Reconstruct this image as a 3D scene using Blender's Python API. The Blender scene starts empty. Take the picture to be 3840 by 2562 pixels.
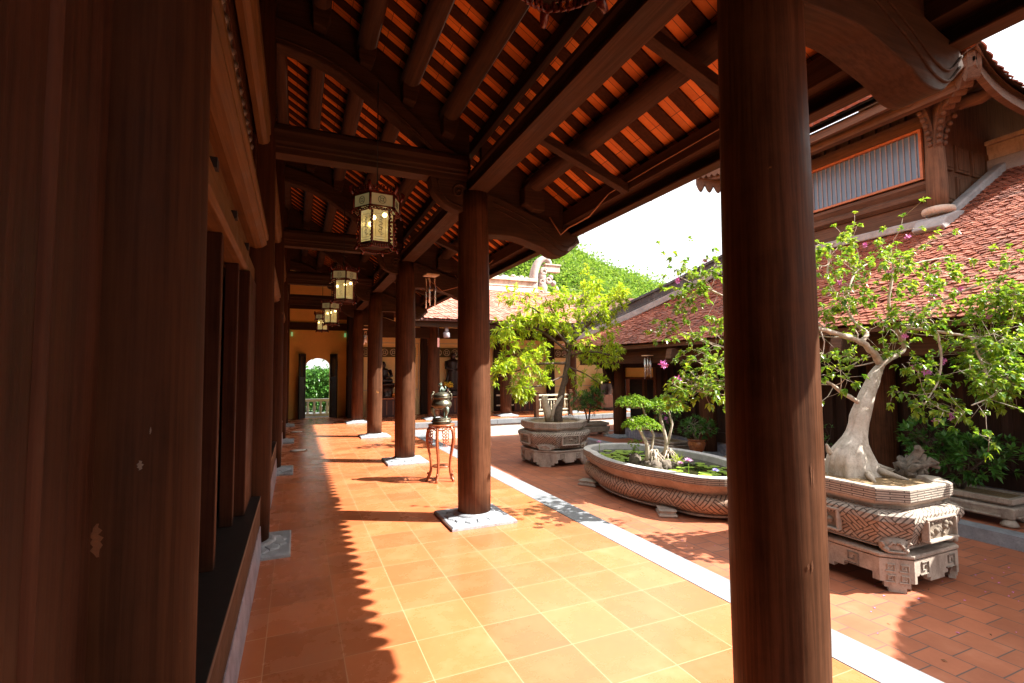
import bpy, bmesh, math, random
import numpy as np
from mathutils import Vector, Matrix, Quaternion
R_ = math.radians
sc = bpy.context.scene
COL = sc.collection

# ---------------------------------------------------------------- camera
CAM_H = 1.55
YAW, PIT, ROL = 0.4103, 0.060, -0.0079
cam_d = bpy.data.cameras.new('camera')
cam_d.sensor_width = 36.0
cam_d.lens = 1857.74 / 3840 * 36.0
cam_d.clip_start = 0.02
cam_d.clip_end = 2000
cam = bpy.data.objects.new('camera', cam_d)
COL.objects.link(cam)
_f = Vector((math.sin(YAW) * math.cos(PIT), math.cos(YAW) * math.cos(PIT), math.sin(PIT)))
_r = Vector((math.cos(YAW), -math.sin(YAW), 0))
_u = _r.cross(_f)
_c, _s = math.cos(ROL), math.sin(ROL)
_r2 = _c * _r + _s * _u
_u2 = -_s * _r + _c * _u
M = Matrix((_r2, _u2, -_f)).transposed().to_4x4()
M.translation = Vector((0, 0, CAM_H))
cam.matrix_world = M
sc.camera = cam

# ---------------------------------------------------------------- light
SUN_EL = R_(46.5)
SUN_AZ = math.atan2(0.87, -0.49)          # clockwise from +Y
sun_dir = Vector((math.sin(SUN_AZ) * math.cos(SUN_EL), math.cos(SUN_AZ) * math.cos(SUN_EL), math.sin(SUN_EL)))
w = bpy.data.worlds.new('World')
sc.world = w
w.use_nodes = True
nt = w.node_tree
bg = nt.nodes['Background']
sky = nt.nodes.new('ShaderNodeTexSky')
sky.sky_type = 'NISHITA'
sky.sun_disc = False
sky.sun_elevation = SUN_EL
sky.sun_rotation = SUN_AZ
sky.dust_density = 7.0
sky.air_density = 1.0
# bright tropical haze: the blue of the sky is washed out towards white
hz_ = nt.nodes.new('ShaderNodeMix'); hz_.data_type = 'RGBA'; hz_.inputs[0].default_value = .72
nt.links.new(sky.outputs[0], hz_.inputs[6]); hz_.inputs[7].default_value = (5.0, 5.0, 5.0, 1)
nt.links.new(hz_.outputs[2], bg.inputs[0])
bg.inputs[1].default_value = 0.118
sl = bpy.data.lights.new('sun', 'SUN')
sl.energy = 5.0
sl.angle = R_(0.53)
sl.color = (1.0, 0.95, 0.87)
so = bpy.data.objects.new('sun', sl)
COL.objects.link(so)
so.rotation_euler = (-sun_dir).to_track_quat('-Z', 'Y').to_euler()
so.location = (20, -10, 25)
sc.view_settings.view_transform = 'Standard'
sc.view_settings.look = 'None'
sc.view_settings.exposure = 1.82
sc.view_settings.gamma = 1.0
sc.cycles.max_bounces = 10
sc.cycles.diffuse_bounces = 6
sc.cycles.glossy_bounces = 4
sc.cycles.transparent_max_bounces = 12
sc.cycles.caustics_reflective = False
sc.cycles.caustics_refractive = False
try:
    sc.cycles.use_denoising = True
except Exception:
    pass

# ---------------------------------------------------------------- helpers
class MB:
    """collects faces; UVs optional"""
    def __init__(s):
        s.v = []; s.f = []; s.sm = []; s.uv = []; s.mi = []
    def add(s, verts, faces, smooth=False, uvs=None, mi=0):
        b = len(s.v)
        s.v += [tuple(p) for p in verts]
        for i, f in enumerate(faces):
            s.f.append(tuple(b + k for k in f)); s.sm.append(smooth); s.mi.append(mi)
            s.uv.append(uvs[i] if uvs else None)
        return s
    def box(s, a, b, mi=0):
        (x0, y0, z0), (x1, y1, z1) = a, b
        if x0 > x1: x0, x1 = x1, x0
        if y0 > y1: y0, y1 = y1, y0
        if z0 > z1: z0, z1 = z1, z0
        v = [(x0,y0,z0),(x1,y0,z0),(x1,y1,z0),(x0,y1,z0),(x0,y0,z1),(x1,y0,z1),(x1,y1,z1),(x0,y1,z1)]
        return s.add(v, [(0,3,2,1),(4,5,6,7),(0,1,5,4),(1,2,6,5),(2,3,7,6),(3,0,4,7)], mi=mi)
    def obox(s, c, size, q):
        """oriented box; q = Matrix 3x3 or Euler tuple"""
        m = q if isinstance(q, Matrix) else Matrix.Rotation(q, 3, 'Z')
        hx, hy, hz = [k / 2 for k in size]
        c = Vector(c)
        v = [c + m @ Vector((sx*hx, sy*hy, sz*hz)) for sz in (-1,1) for sx, sy in ((-1,-1),(1,-1),(1,1),(-1,1))]
        return s.add(v, [(0,3,2,1),(4,5,6,7),(0,1,5,4),(1,2,6,5),(2,3,7,6),(3,0,4,7)])
    def bar(s, p, q, w_, h_, up=(0,0,1)):
        """rectangular bar from p to q, width w_ (sideways), height h_ (up)"""
        p, q = Vector(p), Vector(q)
        d = (q - p).normalized(); side = d.cross(Vector(up))
        if side.length < 1e-5: side = Vector((1,0,0))
        side.normalize(); u = side.cross(d)
        v = []
        for c in (p, q):
            for a, b in ((-1,-1),(1,-1),(1,1),(-1,1)):
                v.append(c + side*a*w_/2 + u*b*h_/2)
        return s.add(v, [(0,1,2,3),(7,6,5,4),(0,4,5,1),(1,5,6,2),(2,6,7,3),(3,7,4,0)])
    def prism(s, poly, axis, a, b, mi=0, smooth=False):
        """poly: 2-D outline; axis 'y': poly=(x,z) between y=a..b; 'x': (y,z); 'z': (x,y)"""
        n = len(poly)
        def P(p, t):
            return {'y': (p[0], t, p[1]), 'x': (t, p[0], p[1]), 'z': (p[0], p[1], t)}[axis]
        v = [P(p, a) for p in poly] + [P(p, b) for p in poly]
        f = [tuple(range(n)), tuple(range(2*n-1, n-1, -1))]
        s.add(v, f, mi=mi)
        bl = len(s.v) - 2*n
        for i in range(n):
            j = (i+1) % n
            s.f.append((bl+i, bl+n+i, bl+n+j, bl+j)); s.sm.append(smooth); s.mi.append(mi); s.uv.append(None)
        return s
    def tube(s, pts, rad, n=10, cap=True, smooth=True, squash=None):
        pts = [Vector(p) for p in pts]
        if not hasattr(rad, '__len__'): rad = [rad]*len(pts)
        if len(rad) == 2 and len(pts) != 2:
            rad = [rad[0] + (rad[1]-rad[0])*i/(len(pts)-1) for i in range(len(pts))]
        t0 = (pts[1]-pts[0]).normalized()
        ref = Vector((0,0,1)) if abs(t0.z) < .9 else Vector((1,0,0))
        nrm = t0.cross(ref).normalized()
        v = []
        for i, p in enumerate(pts):
            if i == 0: t = pts[1]-pts[0]
            elif i == len(pts)-1: t = pts[-1]-pts[-2]
            else: t = (pts[i+1]-pts[i]).normalized() + (pts[i]-pts[i-1]).normalized()
            if t.length < 1e-9: t = t0
            t.normalize()
            nrm = nrm - t*nrm.dot(t)
            if nrm.length < 1e-6: nrm = t.cross(Vector((0.3,0.7,0.2)))
            nrm.normalize(); bn = t.cross(nrm)
            for k in range(n):
                a = 2*math.pi*k/n
                v.append(p + (nrm*math.cos(a) + bn*math.sin(a))*rad[i])
        f = []
        for i in range(len(pts)-1):
            for k in range(n):
                k2 = (k+1) % n
                f.append((i*n+k, i*n+k2, (i+1)*n+k2, (i+1)*n+k))
        s.add(v, f, smooth)
        if cap:
            b = len(s.v) - len(v)
            s.f.append(tuple(b + k for k in reversed(range(n)))); s.sm.append(False); s.uv.append(None); s.mi.append(0)
            s.f.append(tuple(b + (len(pts)-1)*n + k for k in range(n))); s.sm.append(False); s.uv.append(None); s.mi.append(0)
        return s
    def loft(s, rings, smooth=False, cap=True, uv=False, closed=True):
        """rings: list of equal-length point lists"""
        n = len(rings[0]); v = [p for r in rings for p in r]
        f = []; U = []
        per = [0]
        mid = rings[len(rings)//2]
        for i in range(n):
            per.append(per[-1] + (Vector(mid[(i+1)%n])-Vector(mid[i])).length)
        vv = [0]
        for i in range(len(rings)-1):
            vv.append(vv[-1] + max((Vector(rings[i+1][0])-Vector(rings[i][0])).length, 1e-4))
        for i in range(len(rings)-1):
            for k in range(n if closed else n-1):
                k2 = (k+1) % n
                f.append((i*n+k, i*n+k2, (i+1)*n+k2, (i+1)*n+k))
                U.append(((per[k],vv[i]),(per[k+1],vv[i]),(per[k+1],vv[i+1]),(per[k],vv[i+1])))
        s.add(v, f, smooth, U if uv else None)
        if cap:
            b = len(s.v) - len(v)
            s.f.append(tuple(b + k for k in reversed(range(n)))); s.sm.append(False); s.uv.append(None); s.mi.append(0)
            s.f.append(tuple(b + (len(rings)-1)*n + k for k in range(n))); s.sm.append(False); s.uv.append(None); s.mi.append(0)
        return s
    def lathe(s, c, prof, n=24, smooth=True, cap=True, mod=None, uv=False):
        """prof: (r,z) list; mod(a)->radius factor"""
        rings = []
        for r, z in prof:
            rings.append([(c[0]+r*(mod(2*math.pi*k/n) if mod else 1)*math.cos(2*math.pi*k/n),
                           c[1]+r*(mod(2*math.pi*k/n) if mod else 1)*math.sin(2*math.pi*k/n), c[2]+z) for k in range(n)])
        return s.loft(rings, smooth, cap, uv)
    def ball(s, c, r, n=10, m=7, sx=1, sy=1, sz=1):
        rings = []
        for i in range(m+1):
            t = math.pi*(i/m)
            rr = max(math.sin(t), 1e-3)*r
            rings.append([(c[0]+sx*rr*math.cos(2*math.pi*k/n), c[1]+sy*rr*math.sin(2*math.pi*k/n), c[2]-sz*r*math.cos(t)) for k in range(n)])
        return s.loft(rings, True)
    def mesh(s, name, mats, org=(0,0,0)):
        me = bpy.data.meshes.new(name)
        o = np.array(org)
        vv = np.array(s.v, dtype=float) - o
        me.from_pydata(vv.tolist(), [], s.f)
        me.polygons.foreach_set('use_smooth', s.sm)
        if any(s.mi): me.polygons.foreach_set('material_index', s.mi)
        if any(u is not None for u in s.uv):
            uvl = me.uv_layers.new(name='UVMap')
            flat = []
            for f, u in zip(s.f, s.uv):
                if u is None: u = [(0,0)]*len(f)
                for q in u: flat += [q[0], q[1]]
            uvl.data.foreach_set('uv', flat)
        for m in (mats if isinstance(mats, (list, tuple)) else [mats]): me.materials.append(m)
        me.update()
        return me

ORG = {}
def bevel(o, w_=.006, seg=2):
    m = o.modifiers.new('bevel', 'BEVEL'); m.width = w_; m.segments = seg; m.limit_method = 'ANGLE'; m.angle_limit = R_(40)
    return o
def thing(name, label, cat, loc=(0,0,0), group=None):
    o = bpy.data.objects.new(name, None); COL.objects.link(o)
    o.empty_display_size = .1
    o.location = loc; o['label'] = label; o['category'] = cat
    if group: o['group'] = group
    ORG[o.name] = tuple(loc)
    return o
def part(t, name, mb, mat, label=None, bev=0):
    org = ORG[t.name]
    me = mb.mesh(name, mat, org)
    o = bpy.data.objects.new(name, me); COL.objects.link(o); o.parent = t
    ORG[o.name] = org
    if label: o['label'] = label
    if bev: bevel(o, bev)
    return o
def solo(name, label, cat, mb, mat, loc=(0,0,0), group=None, kind=None, bev=0):
    me = mb.mesh(name, mat, loc)
    o = bpy.data.objects.new(name, me); COL.objects.link(o); o.location = loc
    if label: o['label'] = label
    if cat: o['category'] = cat
    if group: o['group'] = group
    if kind: o['kind'] = kind
    if bev: bevel(o, bev)
    ORG[o.name] = tuple(loc)
    return o
def struct(name, mb, mat):
    return solo(name, None, None, mb, mat, kind='structure')
def dup(root, loc, label, group=None, rz=None, scale=None):
    def cp(o, par):
        c = o.copy(); COL.objects.link(c); c.parent = par
        for ch in list(o.children): cp(ch, c)
        return c
    r = cp(root, None)
    r.location = loc; r['label'] = label
    if group: r['group'] = group
    if rz is not None: r.rotation_euler = (0,0,rz)
    if scale is not None: r.scale = (scale,)*3
    return r

# ---------------------------------------------------------------- materials
def new_mat(name):
    m = bpy.data.materials.new(name); m.use_nodes = True
    return m, m.node_tree, m.node_tree.nodes['Principled BSDF']
def N(nt, t, **k):
    n = nt.nodes.new(t)
    for a, b in k.items(): setattr(n, a, b)
    return n
def coords(nt, scale=(1,1,1), rot=(0,0,0), loc=(0,0,0), kind='Object'):
    tc = N(nt, 'ShaderNodeTexCoord'); mp = N(nt, 'ShaderNodeMapping')
    mp.inputs['Scale'].default_value = scale; mp.inputs['Rotation'].default_value = rot; mp.inputs['Location'].default_value = loc
    nt.links.new(tc.outputs[kind], mp.inputs[0])
    return mp.outputs[0]
def geo_pos(nt, scale=(1,1,1), rot=(0,0,0), loc=(0,0,0)):
    g = N(nt, 'ShaderNodeNewGeometry'); mp = N(nt, 'ShaderNodeMapping')
    mp.inputs['Scale'].default_value = scale; mp.inputs['Rotation'].default_value = rot; mp.inputs['Location'].default_value = loc
    nt.links.new(g.outputs['Position'], mp.inputs[0])
    return mp.outputs[0]
def noise(nt, vec, scale, detail=4, rough=.6):
    n = N(nt, 'ShaderNodeTexNoise'); n.inputs['Scale'].default_value = scale
    n.inputs['Detail'].default_value = detail; n.inputs['Roughness'].default_value = rough
    nt.links.new(vec, n.inputs['Vector']); return n.outputs['Fac']
def ramp(nt, fac, stops):
    r = N(nt, 'ShaderNodeValToRGB'); cr = r.color_ramp
    cr.elements[0].position, cr.elements[0].color = stops[0][0], (*stops[0][1], 1)
    cr.elements[1].position, cr.elements[1].color = stops[-1][0], (*stops[-1][1], 1)
    for p, c in stops[1:-1]:
        e = cr.elements.new(p); e.color = (*c, 1)
    nt.links.new(fac, r.inputs[0]); return r.outputs[0]
def mix(nt, fac, a, b, mode='MIX'):
    m = N(nt, 'ShaderNodeMix', data_type='RGBA', blend_type=mode)
    for s_, v in ((0, fac), (6, a), (7, b)):
        if hasattr(v, 'links'): nt.links.new(v, m.inputs[s_])
        else: m.inputs[s_].default_value = v if s_ == 0 else (*v, 1)
    return m.outputs[2]
def bump(nt, bsdf, h, strength=.3, dist=.01, prev=None):
    b = N(nt, 'ShaderNodeBump'); b.inputs['Strength'].default_value = strength; b.inputs['Distance'].default_value = dist
    nt.links.new(h, b.inputs['Height'])
    if prev is not None: nt.links.new(prev, b.inputs['Normal'])
    nt.links.new(b.outputs[0], bsdf.inputs['Normal']); return b.outputs[0]

def wood_mat(name, dark, light, axis='z', rough=.42, grain=1.0, coat=0.0, wear=None, spec=.5):
    m, nt, b = new_mat(name)
    st = {'x': (.6, 9, 9), 'y': (9, .6, 9), 'z': (9, 9, .6)}[axis]
    v = geo_pos(nt, st)
    n1 = noise(nt, v, 1.6*grain, 9, .74)
    st2 = {'x': (1.5, 60, 60), 'y': (60, 1.5, 60), 'z': (60, 60, 1.5)}[axis]
    n2 = noise(nt, geo_pos(nt, st2), 1.0*grain, 3, .6)
    c1 = ramp(nt, n1, [(.3, dark), (.7, light)])
    dk = tuple(k*.55 for k in dark)
    f2 = ramp(nt, n2, [(.40, (1,1,1)), (.56, (0,0,0))])
    c2 = mix(nt, f2, c1, dk)
    m2 = mix(nt, .5, c1, c2)
    n3 = noise(nt, geo_pos(nt, (1,1,1)), 3.0, 5, .7)
    c3 = mix(nt, ramp(nt, n3, [(.35, (0,0,0)), (.75, (1,1,1))]), m2, tuple(min(1, k*1.5+.006) for k in light))
    m3 = mix(nt, .3, m2, c3)
    if wear:
        n4 = noise(nt, geo_pos(nt, (2,2,.9)), 2.3, 7, .75)
        wf = ramp(nt, n4, [(.672, (0,0,0)), (.69, (.8,.8,.8))])
        m3 = mix(nt, wf, m3, wear)
    nt.links.new(m3, b.inputs['Base Color'])
    rr = ramp(nt, n3, [(.3, (rough*.8,)*3), (.7, (min(1, rough*1.35),)*3)])
    nt.links.new(rr, b.inputs['Roughness'])
    b.inputs['Coat Weight'].default_value = coat
    b.inputs['Coat Roughness'].default_value = .35; b.inputs['IOR'].default_value = 1.4
    b.inputs['Specular IOR Level'].default_value = spec
    bump(nt, b, n2, .25, .004)
    return m
W = {}
W['colshade'] = wood_mat('shaded_column_wood', (.022,.0078,.0035), (.060,.023,.010), 'z', .6, wear=(.2,.09,.03), spec=.1)  # column wood with the left row's shade put into its colour
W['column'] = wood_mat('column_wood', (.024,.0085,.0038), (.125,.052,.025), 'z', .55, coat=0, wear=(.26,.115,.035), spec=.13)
W['leafw'] = wood_mat('door_leaf_wood', (.040,.016,.010), (.085,.036,.022), 'z', .6, spec=.15)
W['screen'] = wood_mat('screen_wood', (.070,.036,.013), (.135,.070,.027), 'y', .55, spec=.2)
W['screenz'] = wood_mat('screen_post_wood', (.022,.008,.0045), (.060,.022,.011), 'z', .5, spec=.12)
W['beamy'] = wood_mat('beam_wood', (.036,.0175,.0092), (.080,.040,.022), 'y', .7, spec=.2)
W['beamx'] = wood_mat('tie_wood', (.030,.0145,.0075), (.070,.035,.019), 'x', .7, spec=.2)
W['rafter'] = wood_mat('rafter_wood', (.036,.0135,.006), (.078,.031,.013), 'x', .7, spec=.15)
W['wall'] = wood_mat('wall_wood', (.017,.0085,.006), (.042,.021,.014), 'z', .65, spec=.2)
W['red'] = wood_mat('stand_wood', (.20,.055,.024), (.38,.125,.048), 'z', .3, coat=.3)
W['grey'] = wood_mat('weathered_wood', (.062,.034,.023), (.145,.083,.056), 'y', .75, spec=.25)
W['greyz'] = wood_mat('weathered_post_wood', (.070,.036,.021), (.18,.100,.062), 'z', .75, spec=.25)
W['door'] = wood_mat('door_wood', (.020,.015,.011), (.042,.031,.022), 'z', .6, spec=.25)

def tile_floor():
    m, nt, b = new_mat('ceramic_floor')
    v = geo_pos(nt, (1,1,1), loc=(.136, -2.939+8, 0))
    br = N(nt, 'ShaderNodeTexBrick'); br.offset = 0; br.squash = 1
    nt.links.new(v, br.inputs['Vector'])
    br.inputs['Scale'].default_value = 1.0
    br.inputs['Brick Width'].default_value = .4; br.inputs['Row Height'].default_value = .4
    br.inputs['Mortar Size'].default_value = .0028; br.inputs['Mortar Smooth'].default_value = .3
    br.inputs['Color1'].default_value = (0,0,0,1); br.inputs['Color2'].default_value = (1,1,1,1)
    p = geo_pos(nt)
    n1 = noise(nt, p, 2.6, 6, .68)
    n2 = noise(nt, p, 22, 5, .7)
    base = ramp(nt, n1, [(.25, (.57,.158,.058)), (.5, (.61,.180,.070)), (.62, (.64,.205,.088)), (.78, (.69,.25,.125))])
    sp = ramp(nt, n2, [(.55, (0,0,0)), (.75, (1,1,1))])
    base = mix(nt, mix(nt, .25, (0,0,0), sp), base, (.66,.27,.12))
    per = mix(nt, .5, (.5,.5,.5), br.outputs['Color'])
    base = mix(nt, .6, base, mix(nt, 1.0, base, mix(nt, .45, (1,1,1), br.outputs['Color']), 'MULTIPLY'))
    st = ramp(nt, noise(nt, p, 4.5, 9, .8), [(.60, (0,0,0)), (.72, (1,1,1))])
    base = mix(nt, mix(nt, .22, (0,0,0), st), base, (.30,.10,.045))
    col = mix(nt, br.outputs['Fac'], base, (.64,.31,.17))
    nt.links.new(col, b.inputs['Base Color'])
    rr = ramp(nt, n1, [(.3, (.20,)*3), (.7, (.34,)*3)])
    nt.links.new(rr, b.inputs['Roughness'])
    b.inputs['Specular IOR Level'].default_value = .5
    h = mix(nt, .85, n2, mix(nt, br.outputs['Fac'], (.6,.6,.6), (0,0,0)))
    bump(nt, b, h, .12, .004)
    return m
def brick_paving():
    m, nt, b = new_mat('brick_paving')
    v = geo_pos(nt, (1,1,1), rot=(0,0,R_(90)), loc=(50,50,0))
    br = N(nt, 'ShaderNodeTexBrick'); br.offset = .5
    nt.links.new(v, br.inputs['Vector'])
    br.inputs['Scale'].default_value = 1.0
    br.inputs['Brick Width'].default_value = .28; br.inputs['Row Height'].default_value = .26
    br.inputs['Mortar Size'].default_value = .006; br.inputs['Mortar Smooth'].default_value = .3
    br.inputs['Color1'].default_value = (0,0,0,1); br.inputs['Color2'].default_value = (1,1,1,1)
    p = geo_pos(nt)
    n1 = noise(nt, p, 1.7, 6, .7); n2 = noise(nt, p, 30, 4, .7)
    base = ramp(nt, n1, [(.3, (.35,.105,.048)), (.55, (.45,.145,.068)), (.75, (.53,.205,.11))])
    base = mix(nt, .45, base, mix(nt, 1.0, base, mix(nt, .5, (1,1,1), br.outputs['Color']), 'MULTIPLY'))
    st = ramp(nt, noise(nt, p, 6, 8, .8), [(.66, (0,0,0)), (.8, (1,1,1))])
    base = mix(nt, mix(nt, .45, (0,0,0), st), base, (.16,.09,.06))
    col = mix(nt, br.outputs['Fac'], base, (.12,.075,.062))
    nt.links.new(col, b.inputs['Base Color'])
    b.inputs['Roughness'].default_value = .62
    h = mix(nt, .7, n2, mix(nt, br.outputs['Fac'], (.7,.7,.7), (0,0,0)))
    bump(nt, b, h, .3, .006)
    return m
def stone(name, dark, light, rough=.7, sc_=6, bst=.3, fret=None, dirt=None):
    m, nt, b = new_mat(name)
    p = geo_pos(nt)
    n1 = noise(nt, p, sc_, 8, .7); n2 = noise(nt, p, sc_*9, 5, .7)
    c = ramp(nt, n1, [(.3, dark), (.68, light)])
    c = mix(nt, ramp(nt, n2, [(.5, (0,0,0)), (.8, (.6,.6,.6))]), c, tuple(k*.5 for k in dark))
    if dirt:
        d = ramp(nt, noise(nt, geo_pos(nt, (1,1,.35)), 5, 7, .8), [(.5, (0,0,0)), (.72, (1,1,1))])
        c = mix(nt, d, c, dirt)
    prev = None
    if fret:
        uv = coords(nt, (1,1,1), (0,0,fret[0]), kind='UV')
        br = N(nt, 'ShaderNodeTexBrick'); br.offset = .5; br.offset_frequency = 2
        nt.links.new(uv, br.inputs['Vector'])
        br.inputs['Scale'].default_value = 1
        br.inputs['Brick Width'].default_value = fret[1]; br.inputs['Row Height'].default_value = fret[2]
        br.inputs['Mortar Size'].default_value = fret[3]; br.inputs['Mortar Smooth'].default_value = .15
        if len(fret) > 4:      # second set at right angles in alternate patches -> interlocking fret
            uv2 = coords(nt, (1,1,1), (0,0,fret[0]+R_(90)), kind='UV')
            b2 = N(nt, 'ShaderNodeTexBrick'); b2.offset = .5
            nt.links.new(uv2, b2.inputs['Vector'])
            b2.inputs['Scale'].default_value = 1
            b2.inputs['Brick Width'].default_value = fret[1]; b2.inputs['Row Height'].default_value = fret[2]
            b2.inputs['Mortar Size'].default_value = fret[3]; b2.inputs['Mortar Smooth'].default_value = .15
            ck = N(nt, 'ShaderNodeTexChecker'); nt.links.new(uv, ck.inputs['Vector']); ck.inputs['Scale'].default_value = 1/fret[4]
            ck.inputs['Color1'].default_value = (0,0,0,1); ck.inputs['Color2'].default_value = (1,1,1,1)
            fac = mix(nt, ck.outputs['Fac'], br.outputs['Fac'], b2.outputs['Fac'])
        else:
            fac = br.outputs['Fac']
        c = mix(nt, fac, c, tuple(k*.30 for k in dark))
        inv = mix(nt, fac, (1,1,1), (0,0,0))
        prev = bump(nt, b, inv, .9, .012)
    nt.links.new(c, b.inputs['Base Color'])
    b.inputs['Roughness'].default_value = rough
    bump(nt, b, n2, bst, .006, prev)
    return m
def roof_tile(name, cols, rough=.75):
    m, nt, b = new_mat(name)
    g = N(nt, 'ShaderNodeNewGeometry')
    c = ramp(nt, g.outputs['Random Per Island'], [(0, cols[0]), (.5, cols[1]), (1, cols[2])])
    p = geo_pos(nt)
    n = noise(nt, p, 2.5, 6, .75); n2 = noise(nt, p, 40, 4, .7)
    d = ramp(nt, n, [(.50, (0,0,0)), (.75, (.8,.8,.8))])
    c = mix(nt, d, c, (.07,.045,.04))
    l = ramp(nt, n2, [(.58, (0,0,0)), (.85, (.3,.3,.3))])
    c = mix(nt, l, c, (.42,.26,.2))
    nt.links.new(c, b.inputs['Base Color']); b.inputs['Roughness'].default_value = rough
    bump(nt, b, n2, .3, .005)
    return m
def leaf_mat(name, cols, trans=.45, rough=.4):
    m, nt, b = new_mat(name)
    g = N(nt, 'ShaderNodeNewGeometry')
    c = ramp(nt, g.outputs['Random Per Island'], [(i/(len(cols)-1), k) for i, k in enumerate(cols)])
    nt.links.new(c, b.inputs['Base Color']); b.inputs['Roughness'].default_value = rough
    tr = N(nt, 'ShaderNodeBsdfTranslucent')
    c2 = mix(nt, 1.0, c, (1.0,1.0,.45), 'MULTIPLY')
    nt.links.new(mix(nt, .6, c, c2), tr.inputs[0])
    ms = N(nt, 'ShaderNodeMixShader'); ms.inputs[0].default_value = trans
    out = nt.nodes['Material Output']
    nt.links.new(b.outputs[0], ms.inputs[1]); nt.links.new(tr.outputs[0], ms.inputs[2]); nt.links.new(ms.outputs[0], out.inputs[0])
    return m
def plain(name, col, rough=.6, metal=0, emit=None, estr=0, var=.25, nscale=12, spec=.5):
    m, nt, b = new_mat(name)
    p = geo_pos(nt); n = noise(nt, p, nscale, 5, .7)
    c = ramp(nt, n, [(.3, tuple(k*(1-var) for k in col)), (.7, tuple(min(1, k*(1+var)) for k in col))])
    nt.links.new(c, b.inputs['Base Color']); b.inputs['Roughness'].default_value = rough; b.inputs['Metallic'].default_value = metal
    b.inputs['Specular IOR Level'].default_value = spec
    if emit:
        b.inputs['Emission Color'].default_value = (*emit, 1); b.inputs['Emission Strength'].default_value = estr
    bump(nt, b, n, .15, .003)
    return m
MT = {}
MT['floor'] = tile_floor()
MT['brick'] = brick_paving()
MT['edge'] = stone('pale_edging_stone', (.17,.185,.205), (.27,.285,.30), .6, 3, .2)
MT['slab'] = stone('column_base_stone', (.21,.23,.26), (.42,.45,.48), .7, 9, .5, dirt=(.12,.12,.13))
MT['riser'] = stone('white_riser_render', (.62,.58,.50), (.78,.75,.68), .8, 3, .2, dirt=(.5,.44,.36))
MT['marble'] = stone('grey_marble', (.10,.11,.16), (.46,.46,.54), .35, 9, .05, dirt=(.09,.085,.12))
MT['planter'] = stone('planter_stone', (.31,.25,.20), (.54,.46,.38), .75, 5, .5, dirt=(.20,.15,.12))
MT['fret'] = stone('planter_fret_stone', (.31,.25,.20), (.54,.46,.38), .75, 5, .35, fret=(R_(45), .20, .040, .0065, .20), dirt=(.22,.16,.125))
MT['key'] = stone('planter_key_stone', (.32,.26,.21), (.54,.47,.39), .75, 5, .3, fret=(0, .22, .022, .0045))
MT['fretl'] = stone('basin_fret_stone', (.33,.19,.12), (.52,.35,.25), .7, 4, .3, fret=(R_(40), .24, .046, .0075, .24), dirt=(.30,.20,.15))
MT['keyl'] = stone('basin_key_stone', (.31,.21,.15), (.50,.38,.29), .72, 4, .3, fret=(0, .3, .024, .0045))
MT['rim'] = stone('basin_rim_stone', (.40,.38,.36), (.60,.58,.55), .7, 6, .3)
MT['ridge'] = stone('dark_ridge_stone', (.035,.035,.038), (.085,.085,.09), .75, 3, .3, dirt=(.22,.22,.22))
MT['ridgep'] = stone('pale_ridge_stone', (.42,.34,.26), (.62,.54,.45), .8, 2.5, .4, dirt=(.26,.2,.15))
MT['ridgeg'] = stone('grey_ornament_stone', (.26,.22,.20), (.42,.37,.34), .8, 6, .5)
MT['flash'] = stone('grey_mortar_flashing', (.24,.24,.245), (.42,.42,.42), .85, 5, .3)
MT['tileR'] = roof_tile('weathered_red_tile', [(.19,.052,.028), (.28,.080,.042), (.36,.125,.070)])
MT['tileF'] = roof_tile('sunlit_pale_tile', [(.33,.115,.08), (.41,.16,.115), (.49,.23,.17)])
MT['bed'] = plain('tile_bed', (.10,.04,.03), .9)
MT['yellow'] = plain('yellow_plaster', (.90,.56,.15), .85, var=.08, nscale=2)
MT['yellow2'] = plain('pale_ochre_plaster', (.93,.70,.33), .85, var=.06, nscale=2)
MT['cream'] = plain('cream_trim', (.62,.55,.40), .8, var=.08)
MT['bronze'] = plain('patinated_bronze', (.13,.12,.085), .42, .75, var=.5, nscale=25)
MT['bronzeg'] = plain('green_bronze', (.16,.22,.18), .5, .5, var=.4, nscale=18)
MT['statue'] = plain('dark_statue_bronze', (.045,.028,.024), .35, .6, var=.3)
MT['soil'] = plain('dry_mulch_soil', (.26,.17,.085), .95, var=.55, nscale=60)
MT['rock'] = plain('dark_root_rock', (.14,.11,.085), .85, var=.6, nscale=20)
MT['bark'] = plain('pale_bark', (.42,.35,.28), .85, var=.35, nscale=18)
MT['barkd'] = plain('dark_bark', (.09,.060,.042), .9, var=.5, nscale=22)
MT['chime'] = plain('aluminium_tube', (.75,.75,.75), .25, .9, var=.05)
MT['chimew'] = plain('pale_wood', (.62,.48,.33), .6)
MT['cable'] = plain('orange_cable', (.35,.16,.07), .5)
MT['terracotta'] = plain('glazed_brown_pot', (.28,.10,.035), .2, var=.5, nscale=14)
MT['lacq'] = plain('lacquered_lantern_wood', (.10,.018,.011), .25, var=.3)
MT['white'] = plain('white_balustrade_paint', (.72,.73,.73), .6, var=.06)
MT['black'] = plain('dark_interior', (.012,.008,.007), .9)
MT['paper'] = plain('white_card', (.8,.78,.74), .7, var=.04)
MT['lotusp'] = plain('pink_petal', (.72,.42,.66), .5, var=.2, nscale=40)
MT['flower'] = plain('magenta_flower', (.62,.20,.52), .6, var=.3, nscale=60)
MT['yellowfl'] = plain('yellow_chrysanthemum', (.80,.55,.04), .6, var=.2)
MT['fruit'] = plain('offering_fruit', (.75,.22,.03), .4, var=.6, nscale=9)
MT['cloth'] = plain('dark_red_altar', (.07,.018,.013), .55)
MT['moss'] = plain('moss', (.14,.2,.03), .9, var=.5, nscale=40)
MT['disc'] = plain('white_floor_cover', (.85,.83,.8), .5)
MT['glaz'] = plain('grey_lamp_housing', (.33,.31,.33), .6)
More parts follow.
